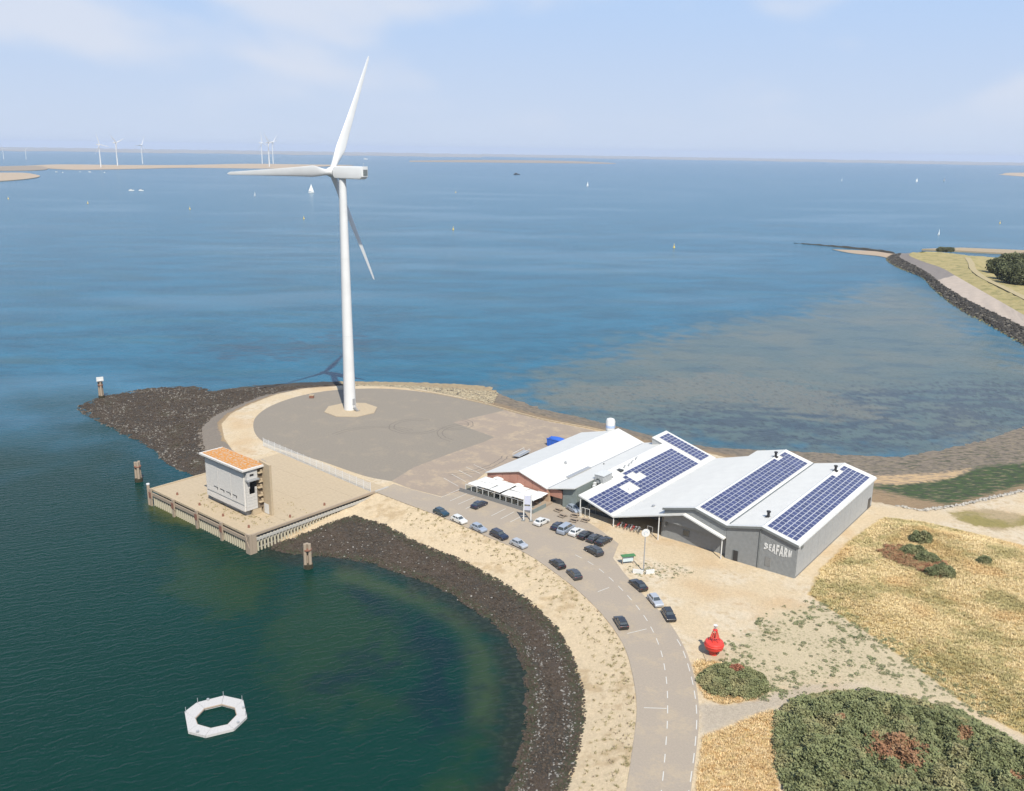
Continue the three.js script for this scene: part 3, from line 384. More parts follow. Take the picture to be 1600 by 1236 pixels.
for (const [x, z, s, yaw, ph, label] of [[-1670, -3736, 1.18, 200, 20, 'distant white turbine, leftmost of the three on the sandbank'], [-1721, -4013, 1.3, 195, 50, 'distant white turbine, middle of the three on the sandbank'], [-1879, -4678, 1.2, 205, 95, 'distant white turbine, rightmost of the three on the sandbank'], [-1424, -5223, 1.5, 200, 10, 'distant turbine, leftmost of the cluster beside the big blade'], [-1160, -4375, 1.45, 205, 40, 'distant turbine, nearest of the cluster beside the big blade'], [-1377, -5278, 1.53, 198, 75, 'distant turbine, rightmost of the cluster beside the big blade'], [-3030, -5500, 0.78, 200, 30, 'tiny far turbine, leftmost in the picture'], [-2900, -5505, 0.74, 204, 65, 'tiny far turbine, second from the left edge']]) {
  const c = copy(bigTurbine, label); c.position.set(x, -4, z); c.scale.setScalar(s); const hd = c.getObjectByName('head'); hd.rotation.y = R(yaw); hd.children.filter(b => b.name === 'blade').forEach((b, k) => { b.rotation.x = R(ph + 120 * k); });
}

// ---------- the halls: local x runs to the right along the fronts, -z to the back ----------
const HALL = [58.0, 0, -167.4], TURN = R(-37.5);
const pv = (() => { // one solar panel: pale frame around dark cells
  const paint = (g, c) => { const n = g.attributes.position.count, a = new Float32Array(n * 3); for (let i = 0; i < n; i++) a.set(c, 3 * i); g.setAttribute('color', new THREE.BufferAttribute(a, 3)); return g; };
  const v = [[0.033, 0.039, 0.105], [0.038, 0.045, 0.118], [0.029, 0.034, 0.094]];
  return v.map(c => merge([paint(box(-0.52, 0.52, 0, 0.05, -0.82, 0.82), [0.4, 0.42, 0.47]), paint(box(-0.463, 0.463, 0.051, 0.056, -0.765, 0.765), c)]));
})();
const mPanel = new THREE.MeshPhysicalMaterial({ vertexColors: true, roughness: 0.35, clearcoat: 0.25, clearcoatRoughness: 0.15 });
function slopeSlab(parent, name, b0, h0, b1, h1, a0, a1, m, th = 0.22) { // roof slope between two lines, b to the left, a to the back
  const x0 = -b0, x1 = -b1, n = Math.hypot(b1 - b0, h1 - h0), ox = 0, pts = [[x0, h0], [x1, h1], [x1, h1 + th], [x0, h0 + th]]; if (x0 > x1) pts.reverse(); return obj(name, prism(pts, -a0, -a1), m, parent); }
function panels(parent, b0, h0, b1, h1, cols, rows, aStart, keep = () => true, th = 0.22) { // cols run from b0 to b1
  const len = Math.hypot(b1 - b0, h1 - h0), tilt = Math.atan2(h1 - h0, b1 - b0), ps = len / cols;
  for (let r = 0; r < rows; r++) for (let c = 0; c < cols; c++) { if (!keep(r, c)) continue; const s = (c + 0.5) / cols; const m = obj('solar_panel', pv[Math.floor(rnd() * 3)], mPanel, parent); m.position.set(-mix(b0, b1, s), mix(h0, h1, s) + th + 0.09, -(aStart + 1.72 * (r + 0.5))); m.rotation.z = -tilt; m.scale.x = ps / 1.09; } }
const gable = (b0, h0, br, hr, b1, h1, base = 0) => [[-b1, base], [-b0, base], [-b0, h0], [-br, hr], [-b1, h1]];

function chimney(parent, b, a, h) { const c = obj('roof_vent', [bar([-b, h, -a], [-b, h + 1.25, -a], 0.3, 14), bar([-b, h + 1.25, -a], [-b, h + 1.5, -a], 0.46, 14), box(-b - 0.55, -b + 0.55, h - 0.2, h + 0.25, -a - 0.55, -a + 0.55)], mBlack, parent); return c; }
{ // right-hand hall with the fish lettering
  const t = thing('hall', 'grey gabled hall with white fish-shaped lettering, rightmost of the row', 'building', HALL, TURN, 'halls with solar roofs');
  obj('front_wall', prism(gable(0, 7.3, 7.55, 9.05, 15.2, 7.15), 0, -0.3), mClad, t);
  obj('back_wall', prism(gable(0, 7.3, 7.55, 9.05, 15.2, 7.15), -51, -50.7), mClad, t);
  obj('inner_wall', box(-0.34, -0.05, 0.02, 7.3, -50.6, -0.4), mPlinth, t);
  for (let k = 0; k < 12; k++) { const z1 = -0.32 - k * 4.195, z0 = z1 - 4.12; obj('cladding_panel', box(-0.03, 0.06, 0.35, 7.3, z0, z1), mCladPale, t); }
  obj('plinth', box(-0.03, 0.09, 0, 0.34, -50.9, -0.3), mPlinth, t);
  slopeSlab(t, 'roof_slope', -0.35, 7.25, 7.55, 9.15, -0.35, 51.3, mRoof); slopeSlab(t, 'roof_slope', 7.55, 9.15, 15.1, 7.3, -0.35, 51.3, mRoof);
  obj('verge_trim', [prism([[0.4, 7.0], [0.4, 7.52], [-7.55, 9.44], [-7.55, 8.92]], 0.5, 0.36), prism([[-7.55, 8.92], [-7.55, 9.44], [-15.1, 7.6], [-15.1, 7.1]], 0.5, 0.36)], mFascia, t);
  obj('verge_cap', [prism([[0.42, 7.5], [0.42, 7.58], [-7.55, 9.5], [-7.55, 9.42]], 0.52, -0.25), prism([[-7.55, 9.42], [-7.55, 9.5], [-15.1, 7.66], [-15.1, 7.58]], 0.52, -0.25)], mTrim, t);
  obj('gutter', box(0.36, 0.55, 7.05, 7.3, -51.2, 0.3), mTrim, t);
  obj('ridge_cap', prism([[-7.85, 9.3], [-7.25, 9.3], [-7.55, 9.47]], -0.3, -51.2), mTrim, t);
  panels(t, 0.55, 7.42, 7.05, 8.99, 6, 28, 0.9, (r, c) => !(r > 22 && c === 5 && r < 26));
  chimney(t, 8.97, 6.4, 8.85); chimney(t, 7.4, 43.9, 9.2);
  const dr = obj('door', box(-13.4, -12.35, 0.05, 2.4, 0.01, 0.09), mDark, t); obj('door_frame', [box(-13.5, -13.41, 0.05, 2.5, 0.01, 0.12), box(-12.34, -12.25, 0.05, 2.5, 0.01, 0.12), box(-13.41, -12.34, 2.41, 2.5, 0.01, 0.12)], mFascia, dr);
  obj('downpipe', bar([-7.9, 0, 0.12], [-7.9, 8.7, 0.12], 0.09, 8), mFascia, t); obj('wall_hatch', box(-6.4, -5.2, 1.0, 3.0, 0.01, 0.07), mPlinth, t); obj('alarm_box', box(0.07, 0.3, 5.9, 6.8, -2.8, -2.0), mFascia, t);
  obj('side_door', box(0.07, 0.13, 0.05, 2.7, -49.6, -47.6), mDark, t);
  // lettering bent into the outline of a fish
  const font = await new FontLoader().loadAsync('fonts/droid/droid_sans_bold.typeface.json');
  const sign = new THREE.Group(); sign.name = 'fish_lettering'; t.add(sign);
  const words = 'SEAFARM', Lx = 6.0; const cuts = [0, 0.17, 0.28, 0.43, 0.55, 0.71, 0.86, 1.0];
  const up = s => s < 0.15 ? mix(0.95, 0.42, s / 0.15) : 0.42 + 0.88 * Math.pow(Math.sin(Math.PI * clamp((s - 0.13) / 0.98)), 0.8) * (1 - 0.35 * s), dn = s => s < 0.15 ? mix(-0.9, -0.38, s / 0.15) : -0.38 - 0.92 * Math.pow(Math.sin(Math.PI * clamp((s - 0.13) / 0.95)), 0.8) * (1 - 0.28 * s);
  [...words].forEach((ch, i) => { const g = new TextGeometry(ch, { font, size: 1, depth: 0.06, curveSegments: 5, bevelEnabled: true, bevelSize: 0.035, bevelThickness: 0.01, bevelSegments: 1 }); g.computeBoundingBox(); const b = g.boundingBox, p = g.attributes.position; const gap = 0.012;
    for (let k = 0; k < p.count; k++) { const s = mix(cuts[i] + gap, cuts[i + 1] - gap, (p.getX(k) - b.min.x) / (b.max.x - b.min.x)), v = (p.getY(k) - b.min.y) / (b.max.y - b.min.y); p.setXY(k, s * Lx, mix(dn(s), up(s), v)); }
    g.computeVertexNormals(); obj('letter', tri(g), mWhite, sign); });
  sign.position.set(-6.95, 5.3, 0.02); sign.rotation.z = -0.045;
}
{ // middle hall
  const t = thing('hall', 'grey gabled hall in the middle of the row, porch roof before it', 'building', HALL, TURN, 'halls with solar roofs');
  obj('front_wall', prism(gable(15.3, 7.15, 22.65, 9.25, 30.1, 7.3, 4.45), -0.02, -0.3), mClad, t);
  obj('back_wall', prism(gable(15.3, 7.15, 22.65, 9.25, 30.1, 7.3), -51, -50.7), mClad, t);
  obj('left_wall', box(-30.1, -29.9, 3, 7.3, -50.6, -0.35), mClad, t);
  slopeSlab(t, 'roof_slope', 15.1, 7.3, 22.65, 9.35, -0.35, 51.3, mRoof); slopeSlab(t, 'roof_slope', 22.65, 9.35, 30.4, 7.35, -0.35, 51.3, mRoof);
  obj('verge_trim', [prism([[-15.1, 7.1], [-15.1, 7.6], [-22.65, 9.64], [-22.65, 9.12]], 0.5, 0.36), prism([[-22.65, 9.12], [-22.65, 9.64], [-30.4, 7.64], [-30.4, 7.15]], 0.5, 0.36)], mFascia, t);
  obj('verge_cap', [prism([[-15.1, 7.58], [-15.1, 7.66], [-22.65, 9.7], [-22.65, 9.62]], 0.52, -0.25), prism([[-22.65, 9.62], [-22.65, 9.7], [-30.4, 7.7], [-30.4, 7.62]], 0.52, -0.25)], mTrim, t);
  obj('ridge_cap', prism([[-22.95, 9.52], [-22.35, 9.52], [-22.65, 9.68]], -0.3, -51.2), mTrim, t); obj('valley_gutter', box(-15.3, -14.95, 7.5, 7.62, -51, -1), mFascia, t);
  panels(t, 15.9, 7.55, 22.2, 9.27, 6, 28, 0.9, (r, c) => !(r > 23 && c === 5 && r < 26)); chimney(t, 22.5, 43.9, 9.4);
}
{ // low hall: open porch in front, solar roof on the left half, valley between
  const t = thing('low_hall', 'low wide white-roofed hall with open porch and notched solar array', 'building', HALL, TURN, 'halls with solar roofs');
  const hA = b => 2.35 + 0.3 * (b - 42.4);
  slopeSlab(t, 'porch_roof', 15.3, 4.55, 25, 7.5, -1.2, -0.02, mRoof); slopeSlab(t, 'porch_roof', 25, 7.5, 30.41, 5.84, -1.2, -0.02, mRoof);
  slopeSlab(t, 'roof_slope', 30.42, 5.84, 42.4, 2.3, -1.2, 52, mRoof);
  slopeSlab(t, 'roof_slope', 42.4, 2.35, 52, hA(52), -1.2, 14.5, mRoofWhite); slopeSlab(t, 'roof_slope', 42.4, 2.35, 54.6, hA(54.6), 14.5, 44.3, mRoofWhite); slopeSlab(t, 'roof_slope', 42.4, 2.35, 58, hA(58), 44.3, 52.5, mRoofWhite);
  obj('verge_trim', [prism([[-15.3, 4.55], [-15.3, 4.85], [-25, 7.8], [-25, 7.5]], 1.32, 1.21), prism([[-25, 7.5], [-25, 7.8], [-42.4, 2.6], [-42.4, 2.3]], 1.32, 1.21), prism([[-42.4, 2.3], [-42.4, 2.65], [-52, hA(52) + 0.3], [-52, hA(52) - 0.05]], 1.32, 1.21)], mTrim, t);
  obj('monitor_wall', prism([[-54.6, hA(54.6)], [-58, hA(58)], [-58, 3.5], [-54.6, 3.5]].reverse(), -44.5, -44.7), mCladPale, t);
  obj('monitor_side', box(-58, -57.8, 0, hA(57.9), -52.3, -44.8), mClad, t);
  obj('back_wall', prism([[-30.4, 0], [-30.4, 5.8], [-42.4, 2.25], [-57.7, hA(57.7)], [-57.7, 0]].reverse(), -51.9, -51.6), mClad, t);
  obj('porch_back_wall', prism([[-15.4, 0], [-15.4, 4.5], [-25, 7.4], [-31, 5.6], [-31, 0]].reverse(), -1.4, -1.6), mClad, t);
  obj('back_of_porch', prism([[-31, 0], [-31, 5.5], [-42.4, 2.2], [-51.5, hA(51.5) - 0.15], [-51.5, 0]].reverse(), -9, -9.3), mClad, t);
  obj('dividing_wall', box(-31.3, -31.02, 0, 5.4, -8.98, -1.4), mPlinth, t); obj('gable_glass', prism([[-43.2, 0], [-43.2, 2.3], [-51.5, hA(51.5) - 0.2], [-51.5, 0]].reverse(), -2.6, -2.66), mGlass, t);
  for (const b of [43.2, 45.3, 47.4, 49.4, 51.5]) obj('mullion', box(-b - 0.05, -b + 0.05, 0, hA(b) - 0.2, -2.6, -2.48), mFascia, t);
  for (const [b, h] of [[15.7, 4.6], [30.8, 5.7], [42.4, 2.3], [51.6, hA(51.6) - 0.05]]) obj('post', bar([-b, 0, 0.95], [-b, h, 0.95], 0.13, 10), mWhite, t);
  const gd = obj('gate_frame', [bar([-49.2, 0, 0.6], [-49.2, 2.3, 0.6], 0.06), bar([-50.4, 0, 0.6], [-50.4, 2.3, 0.6], 0.06), bar([-51.4, 0, 0.6], [-51.4, 2.3, 0.6], 0.06), bar([-49.2, 2.3, 0.6], [-51.4, 2.3, 0.6], 0.06)], mWhite, t);
  obj('gate_frame', [bar([-32.5, 0, 0.5], [-32.5, 2.4, 0.5], 0.05), bar([-33.8, 0, 0.5], [-33.8, 2.4, 0.5], 0.05), bar([-32.5, 2.4, 0.5], [-33.8, 2.4, 0.5], 0.05)], mSteel, t);
  const w = obj('window', box(-25.9, -24.5, 1.8, 3.0, -1.39, -1.34), mGlass, t); obj('frame', [box(-26, -25.91, 1.7, 3.1, -1.39, -1.3), box(-24.49, -24.4, 1.7, 3.1, -1.39, -1.3), box(-25.91, -24.49, 3.01, 3.1, -1.39, -1.3), box(-25.91, -24.49, 1.7, 1.79, -1.39, -1.3)], mFascia, w);
  panels(t, 43.3, hA(43.3), 49.6, hA(49.6), 6, 26, -0.8, (r, c) => !((r >= 7 && r <= 9 && c >= 2 && c <= 4) || (r >= 11 && r <= 13 && c >= 4)));
  panels(t, 49.65, hA(49.65), 51.75, hA(51.75), 2, 16, -0.8 + 1.72 * 10, (r, c) => !(r === 0 && c === 1) && !(r < 3 && r > 0 && c === 0) || r > 2);
  panels(t, 43.8, hA(43.8), 56.8, hA(56.8), 12, 3, 46.2);
  obj('roof_vent', box(-36.4, -35.8, 4.5, 4.75, -6.4, -5.8), mSteel, t);
  for (const [b, a] of [[46.6, 12.6], [48.6, 20.2]]) obj('roof_aerial', bar([-b, hA(b), -a], [-b, hA(b) + 0.9, -a], 0.05), mSteel, t);
  for (const [b, a] of [[52.8, 23], [53.2, 25.2], [52.9, 21], [53.6, 28]]) obj('roof_pipe', [bar([-b, hA(b), -a], [-b, hA(b) + 0.9, -a], 0.12, 8), bar([-b, hA(b) + 0.9, -a], [-b, hA(b) + 0.9, -a - 0.8], 0.12, 8)], mSteel, t);
  obj('roof_hatch', box(-53.6, -52.2, 5.4, 5.95, -19.6, -18.2), mDark, t);
}
{ // restaurant: wide white gable and the lean-to between it and the low hall
  const t = thing('restaurant', 'restaurant with wide white gable roof and red-brown front gable', 'building', HALL, TURN);
  slopeSlab(t, 'roof_slope', 61.9, 4.0, 70.5, 6.5, -0.1, 47, mRoofWhite); slopeSlab(t, 'roof_slope', 70.5, 6.5, 81, 3.8, -0.1, 44, mRoofWhite); 
  slopeSlab(t, 'lean_to_roof', 54.2, 5.8, 61.88, 3.95, 0.4, 47, mRoofWhite); obj('ridge_cap', prism([[-70.9, 6.66], [-70.1, 6.66], [-70.5, 6.82]], 0.05, -45), mTrim, t);
  obj('valley_gutter', box(-62.05, -61.75, 4.14, 4.26, -46, -0.5), mSteel, t); obj('gutter', box(-81.25, -81.02, 3.65, 3.9, -43.8, 0), mTrim, t);
  const fw = obj('gable_board', prism([[-81, 2.5], [-64.8, 2.3], [-62.0, 2.3], [-62.0, 3.9], [-70.5, 6.4], [-81, 3.7]], -0.45, -0.7), mBrick, t);
  for (let k = 0; k < 7; k++) obj('gable_plank', prism([[-64.2 - k * 2.35, 2.34], [-62.0 - k * 2.35, 2.34], [-62.0 - k * 2.35, Math.min(4.0 + (0.0 + k * 2.35) * 0.29, 6.35 - Math.max(0, k * 2.35 - 8.5) * 0.26) - 0.25], [-64.2 - k * 2.35, Math.min(4.0 + (2.2 + k * 2.35) * 0.29, 6.35 - Math.max(0, k * 2.35 + 2.2 - 8.5) * 0.26) - 0.25]], -0.37, -0.45), mBrick, t);
  obj('pier_column', box(-64.6, -61.9, 0, 3.9, -1.6, -0.75), mSandStone, t); obj('lean_to_board', box(-61.85, -58.35, 2.1, 4.1, -1.4, -1.1), mBrick, t); obj('lean_to_door', box(-61.8, -58.4, 0, 2.1, -2.2, -2.1), mGlass, t);
  for (let k = 0; k < 8; k++) { const b = 64.7 + k * 2.05; const g = obj('window', box(-b - 1.95, -b, 0.2, 2.4, -2.2, -2.12), mGlass, t); obj('frame', box(-b - 2.04, -b - 1.96, 0, 2.45, -2.2, -2.02), mFascia, g); }
  obj('front_wall', prism([[-58.3, 0], [-54.3, 0], [-54.3, 5.75], [-58.3, 4.8]].reverse(), -1.5, -1.8), mCladGreen, t); obj('right_wall', box(-54.55, -54.3, 0, 5.75, -46.8, -1.85), mCladGreen, t);
  obj('left_wall', box(-80.8, -80.5, 0, 3.8, -43.8, -2.2), mCladPale, t); obj('back_wall', prism([[-80.4, 0], [-54.6, 0], [-54.6, 5.7], [-61.9, 3.9], [-70.5, 6.4], [-80.4, 3.8]], -43.6, -43.3), mCladPale, t);
  const gb = obj('dormer', box(-54.1, -51.6, 4.6, 7.2, -12.9, -8.9), mCladPale, t); obj('dormer_roof', box(-54.2, -51.4, 7.2, 7.35, -13, -8.8), mTrim, gb); obj('fan_housing', new THREE.TorusGeometry(0.62, 0.16, 8, 20).translate(-52.9, 5.8, -8.82), mFascia, gb);
  obj('extractor', [box(-66.9, -66.3, 5.2, 5.9, -14.9, -14.3), bar([-66.6, 5.9, -14.6], [-66.6, 6.3, -14.6], 0.25, 10)], mSteel, t); obj('roof_pipe', bar([-60.2, 4.3, -23], [-60.2, 4.9, -23], 0.15, 8), mDark, t); obj('valley_cover', box(-62.6, -61.6, 4.3, 4.6, -19, -9), mSteel, t);
  for (const b of [52.7, 53.4]) obj('condenser', rbox(0.5, 0.8, 0.9, -b, 4.9 + (b - 52) * 0.2, -5.2 - (b - 52) * 2, 0.05), mWhite, t);
}
const L2 = (b, a, y = 0) => { const c = Math.cos(TURN), s = Math.sin(TURN), x = -b, z = -a; return [HALL[0] + x * c + z * s, y, HALL[2] - x * s + z * c]; };
{ // silo, tarpaulin, compressors, trailer behind
  const p = L2(72.2, 45.4); const s = thing('silo', 'white round silo rising behind the restaurant roof', 'silo', p);
  const pr = [[0, 0], [1.25, 0], [1.25, 6.2], [1.3, 6.25], [1.3, 9.0], [1.1, 9.5], [0.5, 9.75], [0, 9.8]].map(q => new THREE.Vector2(...q)); obj('shell', tri(toCreasedNormals(new THREE.LatheGeometry(pr, 28), 0.5)), mWhite, s); obj('band', tri(new THREE.CylinderGeometry(1.34, 1.34, 0.7, 28, 1, true).translate(0, 7.4, 0)), mat([0.3, 0.38, 0.55], 0.5), s); obj('ladder', [bar([1.4, 0, 0.2], [1.4, 9, 0.2], 0.03), bar([1.4, 0, -0.2], [1.4, 9, -0.2], 0.03)], mSteel, s);
  const q = L2(85.5, 38.5); const b = thing('skip_container', 'blue open-topped skip container beyond the restaurant roof', 'container', q, TURN);
  const mBlue = mat([0.03, 0.12, 0.5], 0.6, { map: rep(tStain, 2) }); obj('body', prism([[-3, 0], [3, 0], [3.2, 2.2], [-3.2, 2.2]], 1.2, -1.2), mBlue, b); obj('rim', [box(-3.3, 3.3, 2.2, 2.35, 1.1, 1.3), box(-3.3, 3.3, 2.2, 2.35, -1.3, -1.1)], mBlue, b); for (let k = -2; k <= 2; k++) obj('rib', box(k * 1.2 - 0.06, k * 1.2 + 0.06, 0.1, 2.15, 1.2, 1.3), mBlue, b); obj('cover', tri(new THREE.SphereGeometry(1, 20, 8, 0, 6.3, 0, 1.57).scale(3.1, 0.7, 1.2).translate(0, 2.25, 0)), mBlue, b);
  for (const [k, a] of [[0, 53.4], [1, 54.6]]) { const c = thing('compressor', k ? 'dark square condenser unit behind the restaurant, right one' : 'dark square condenser unit behind the restaurant, left one', 'condenser', L2(69.8 - k * 1.5, a - 2), TURN, 'condenser units behind the restaurant'); obj('case', rbox(1.1, 1.0, 0.9, 0, 0.6, 0, 0.05), mDark, c); obj('fan', new THREE.CylinderGeometry(0.4, 0.4, 0.08, 16).translate(0, 1.12, 0), mFascia, c); }
  const tr = thing('trailer', 'pale flat trailer with rails parked left of the restaurant roof', 'trailer', L2(88.6, 25), TURN + 0.1); obj('deck', box(-1.1, 1.1, 0.7, 0.85, -3, 3), mSteel, tr); for (const x of [-1, 1]) { obj('rail', [bar([x, 0.85, -3], [x, 1.5, -3], 0.05), bar([x, 0.85, 3], [x, 1.5, 3], 0.05), bar([x, 1.5, -3], [x, 1.5, 3], 0.05)], mWhite, tr); obj('wheel', new THREE.CylinderGeometry(0.38, 0.38, 0.22, 18).rotateZ(Math.PI / 2).translate(x * 1.2, 0.38, 0), mTyre, tr); }
}
{ // terrace with its boards, glass screens and parasols
  const t = thing('terrace', 'raised restaurant terrace with grey boarded front and glass screens', 'terrace', HALL, TURN);
  obj('deck', box(-84, -61.2, 0.02, 0.5, -1.4, 6.8), mTimber, t);
  for (let k = 0; k < 4; k++) obj('front_board', box(-84.05, -61.15, 0.03 + 0.26 * k, 0.27 + 0.26 * k, 6.82, 6.9), mat([0.22, 0.22, 0.215], 0.85, { map: rep(tWood, 2) }), t); for (let k = 0; k < 4; k++) obj('side_board', box(-61.14, -61.06, 0.03 + 0.26 * k, 0.27 + 0.26 * k, 1.5, 6.8), mCladGreen, t);
  const pane = new THREE.MeshPhysicalMaterial({ color: col([0.8, 0.86, 0.86]), transmission: 1, thickness: 0, roughness: 0.05 });
  for (let k = 0; k < 12; k++) { const b = 62 + k * 1.83; obj('screen_post', box(-b - 0.05, -b + 0.05, 1.05, 2.35, 6.66, 6.78), mWhite, t); if (k < 11) obj('screen_pane', box(-b - 1.76, -b - 0.07, 1.1, 2.2, 6.7, 6.72), pane, t); }
  obj('handrail', box(-82.2, -61.9, 2.36, 2.42, 6.64, 6.8), mWhite, t);
  const cloth = mat([0.66, 0.66, 0.63], 0.9, { map: rep(tStain, 2), side: THREE.DoubleSide });
  const spots = [[79.8, 5.2], [76.2, 5.2], [72.6, 5.2], [69.1, 5.2], [65.6, 5.3], [62.9, 4.4], [79.3, 1.8], [76.0, 1.2], [72.4, 1.9], [68.9, 1.6], [65.6, 1.7], [77.0, -1.0], [70.6, -0.7], [63.1, 1.2]];
  spots.forEach(([b, z], i) => { const [x, , zz] = L2(b, -z); const row = i < 6 ? 'front row' : i < 11 ? 'second row' : 'back row', nth = ['first', 'second', 'third', 'fourth', 'fifth', 'sixth'][i < 6 ? i : i < 11 ? i - 6 : i - 11]; const p = thing('parasol', `square white parasol on the terrace, ${nth} from the left in the ${row}`, 'parasol', [x, 0.38 + (i * 5 % 7) * 0.045, zz], TURN + ((i * 3 % 5) - 2) * 0.035, 'parasols on the terrace');
    const w = i > 10 ? 1.45 : 1.6 + (i * 7 % 5) * 0.03, g = new THREE.ConeGeometry(w * 1.4142, 0.5, 4, 1, true).rotateY(Math.PI / 4).translate(0, 2.65 + (i % 3) * 0.07, 0); obj('canopy', tri(toCreasedNormals(g, 0.2)), cloth, p); obj('valance', [box(-w, w, 2.22 + (i % 3) * 0.07, 2.4 + (i % 3) * 0.07, w - 0.02, w), box(-w, w, 2.22 + (i % 3) * 0.07, 2.4 + (i % 3) * 0.07, -w, -w + 0.02)], cloth, p); obj('pole', bar([0, 0, 0], [0, 2.9, 0], 0.035, 8), mSteel, p); obj('foot', tri(new THREE.CylinderGeometry(0.35, 0.4, 0.1, 16).translate(0, 0.05, 0)), mPlinth, p); });
  for (let i = 0; i < 10; i++) { const b = 63.6 + i * 1.95, z = i % 2 ? 3.4 : 5.9; const [x, , zz] = L2(b, -z); const tb = thing('terrace_table', `small terrace table under the parasols, number ${['one', 'two', 'three', 'four', 'five', 'six', 'seven', 'eight', 'nine', 'ten'][i]} from the right`, 'table', [x, 0.5, zz], TURN, 'terrace tables'); obj('table_top', rbox(0.9, 0.05, 0.9, 0, 0.74, 0, 0.02), mTimber, tb); obj('leg', bar([0, 0, 0], [0, 0.72, 0], 0.05), mFascia, tb); for (const s of [-0.85, 0.85]) obj('bench', [rbox(0.45, 0.06, 0.9, s, 0.45, 0, 0.02), box(s - 0.18, s - 0.12, 0, 0.43, -0.35, 0.35), box(s + 0.12, s + 0.18, 0, 0.43, -0.35, 0.35)], mFascia, tb); }
}

// ---------- pier with the concrete block, fence, piles, pontoon ----------
const PIER = [-57.4, 0, -184.3], PTURN = R(-40);   // local: corner at origin, -x along the water front, -z along the right side
const PL = (x, z, y = 0) => { const c = Math.cos(PTURN), s = Math.sin(PTURN); return [PIER[0] + x * c + z * s, y, PIER[2] - x * s + z * c]; };
{
  const t = thing('pier', 'square concrete pier with pale sheet piling and timber edge beams', 'pier', PIER, PTURN);
  for (let i = 0; i < 4; i++) for (let j = 0; j < 4; j++) { const x0 = -42 + 10.5 * i, z0 = -40 + 10 * j; obj('deck_slab', box(x0 + 0.02, x0 + 10.48, -0.45, 0.06 + 0.012 * ((i + j) % 2), z0 + 0.02, z0 + 9.98), mConcWarm, t); }
  obj('core', box(-41.2, -0.9, -6.5, -0.5, -37, -0.9), mConc, t);
  obj('edge_beam', box(-42.1, 0.1, -0.2, 0.3, 0.02, 0.45), mConcWarm, t); obj('edge_beam', box(0.02, 0.45, -0.2, 0.3, -36, 0.02), mTimber, t); obj('edge_beam', box(-42.45, -42.02, -0.2, 0.3, -30, 0.45), mConcWarm, t);
  for (const y of [-1.0]) { obj('fender_beam', box(-42.1, -0.2, y - 0.35, y + 0.42, 0.46, 0.72), mTimber, t); obj('fender_beam', box(0.46, 0.72, y - 0.3, y + 0.3, -35.5, 0.2), mConc, t); }
  const mPile = mat([0.42, 0.38, 0.28], 0.9, { map: rep(tStain, 1.3) });
  const pg = tri(new THREE.CylinderGeometry(0.25, 0.25, 5.6, 8).translate(0, -3.6, 0)); for (let k = 0; k < 46; k++) { const m = obj('sheet_pile', pg, mPile, t); m.position.set(-0.6 - k * 0.9, 0, 0.25); } for (let k = 0; k < 38; k++) { const m = obj('sheet_pile', pg, mPile, t); m.position.set(0.25, 0, -0.6 - k * 0.9); }
  for (const x of [-10.3, -20.6, -31, -41.6]) { const f = obj('fender_post', [box(x - 0.35, x + 0.35, -4.6, 0.5, 0.73, 1.15), box(x - 0.45, x - 0.36, -2.2, 0.55, 0.73, 1.1), box(x + 0.36, x + 0.45, -2.2, 0.55, 0.73, 1.1)], mTimber, t); obj('rust_shoe', box(x - 0.5, x + 0.5, -1.8, -0.3, 1.16, 1.24), mRust, f); }
  obj('corner_fender', [box(0.5, 1.1, -4.8, 0.7, 0.5, 1.1), box(-0.6, 0.45, -4.8, 0.6, 0.75, 1.1), box(0.75, 1.1, -4.8, 0.6, -0.7, 0.45), bar([-0.5, -2.5, 1.14], [0.9, 0.5, 1.14], 0.1), bar([0.9, -2.5, 1.14], [-0.5, 0.5, 1.14], 0.1)], mTimber, t);
  obj('mooring_post', bar([-42.6, -6.5, 0.9], [-42.6, 1.4, 0.9], 0.36, 14), mTimber, t); obj('post_cap', tri(new THREE.CylinderGeometry(0.42, 0.42, 0.3, 14).translate(-42.6, 1.5, 0.9)), mWhite, t);
  for (const [x, z] of [[-4, -2.2], [-14, -2], [-24, -2], [-34, -2], [-2, -12], [-2, -22]]) obj('bollard', tri(new THREE.CylinderGeometry(0.22, 0.28, 0.6, 12).translate(x, 0.36, z)), mRust, t);
  const sk = new THREE.Shape(); obj('abutment', prism([[0, 0], [0, -0.1], [9, -0.1], [9, 0]].map(q => [q[0] - 40, q[1]]), -38, -39), mConc, t); obj('wing_wall', box(0.05, 0.5, -3.2, 0.25, -40.5, -36.05), mConc, t);
}
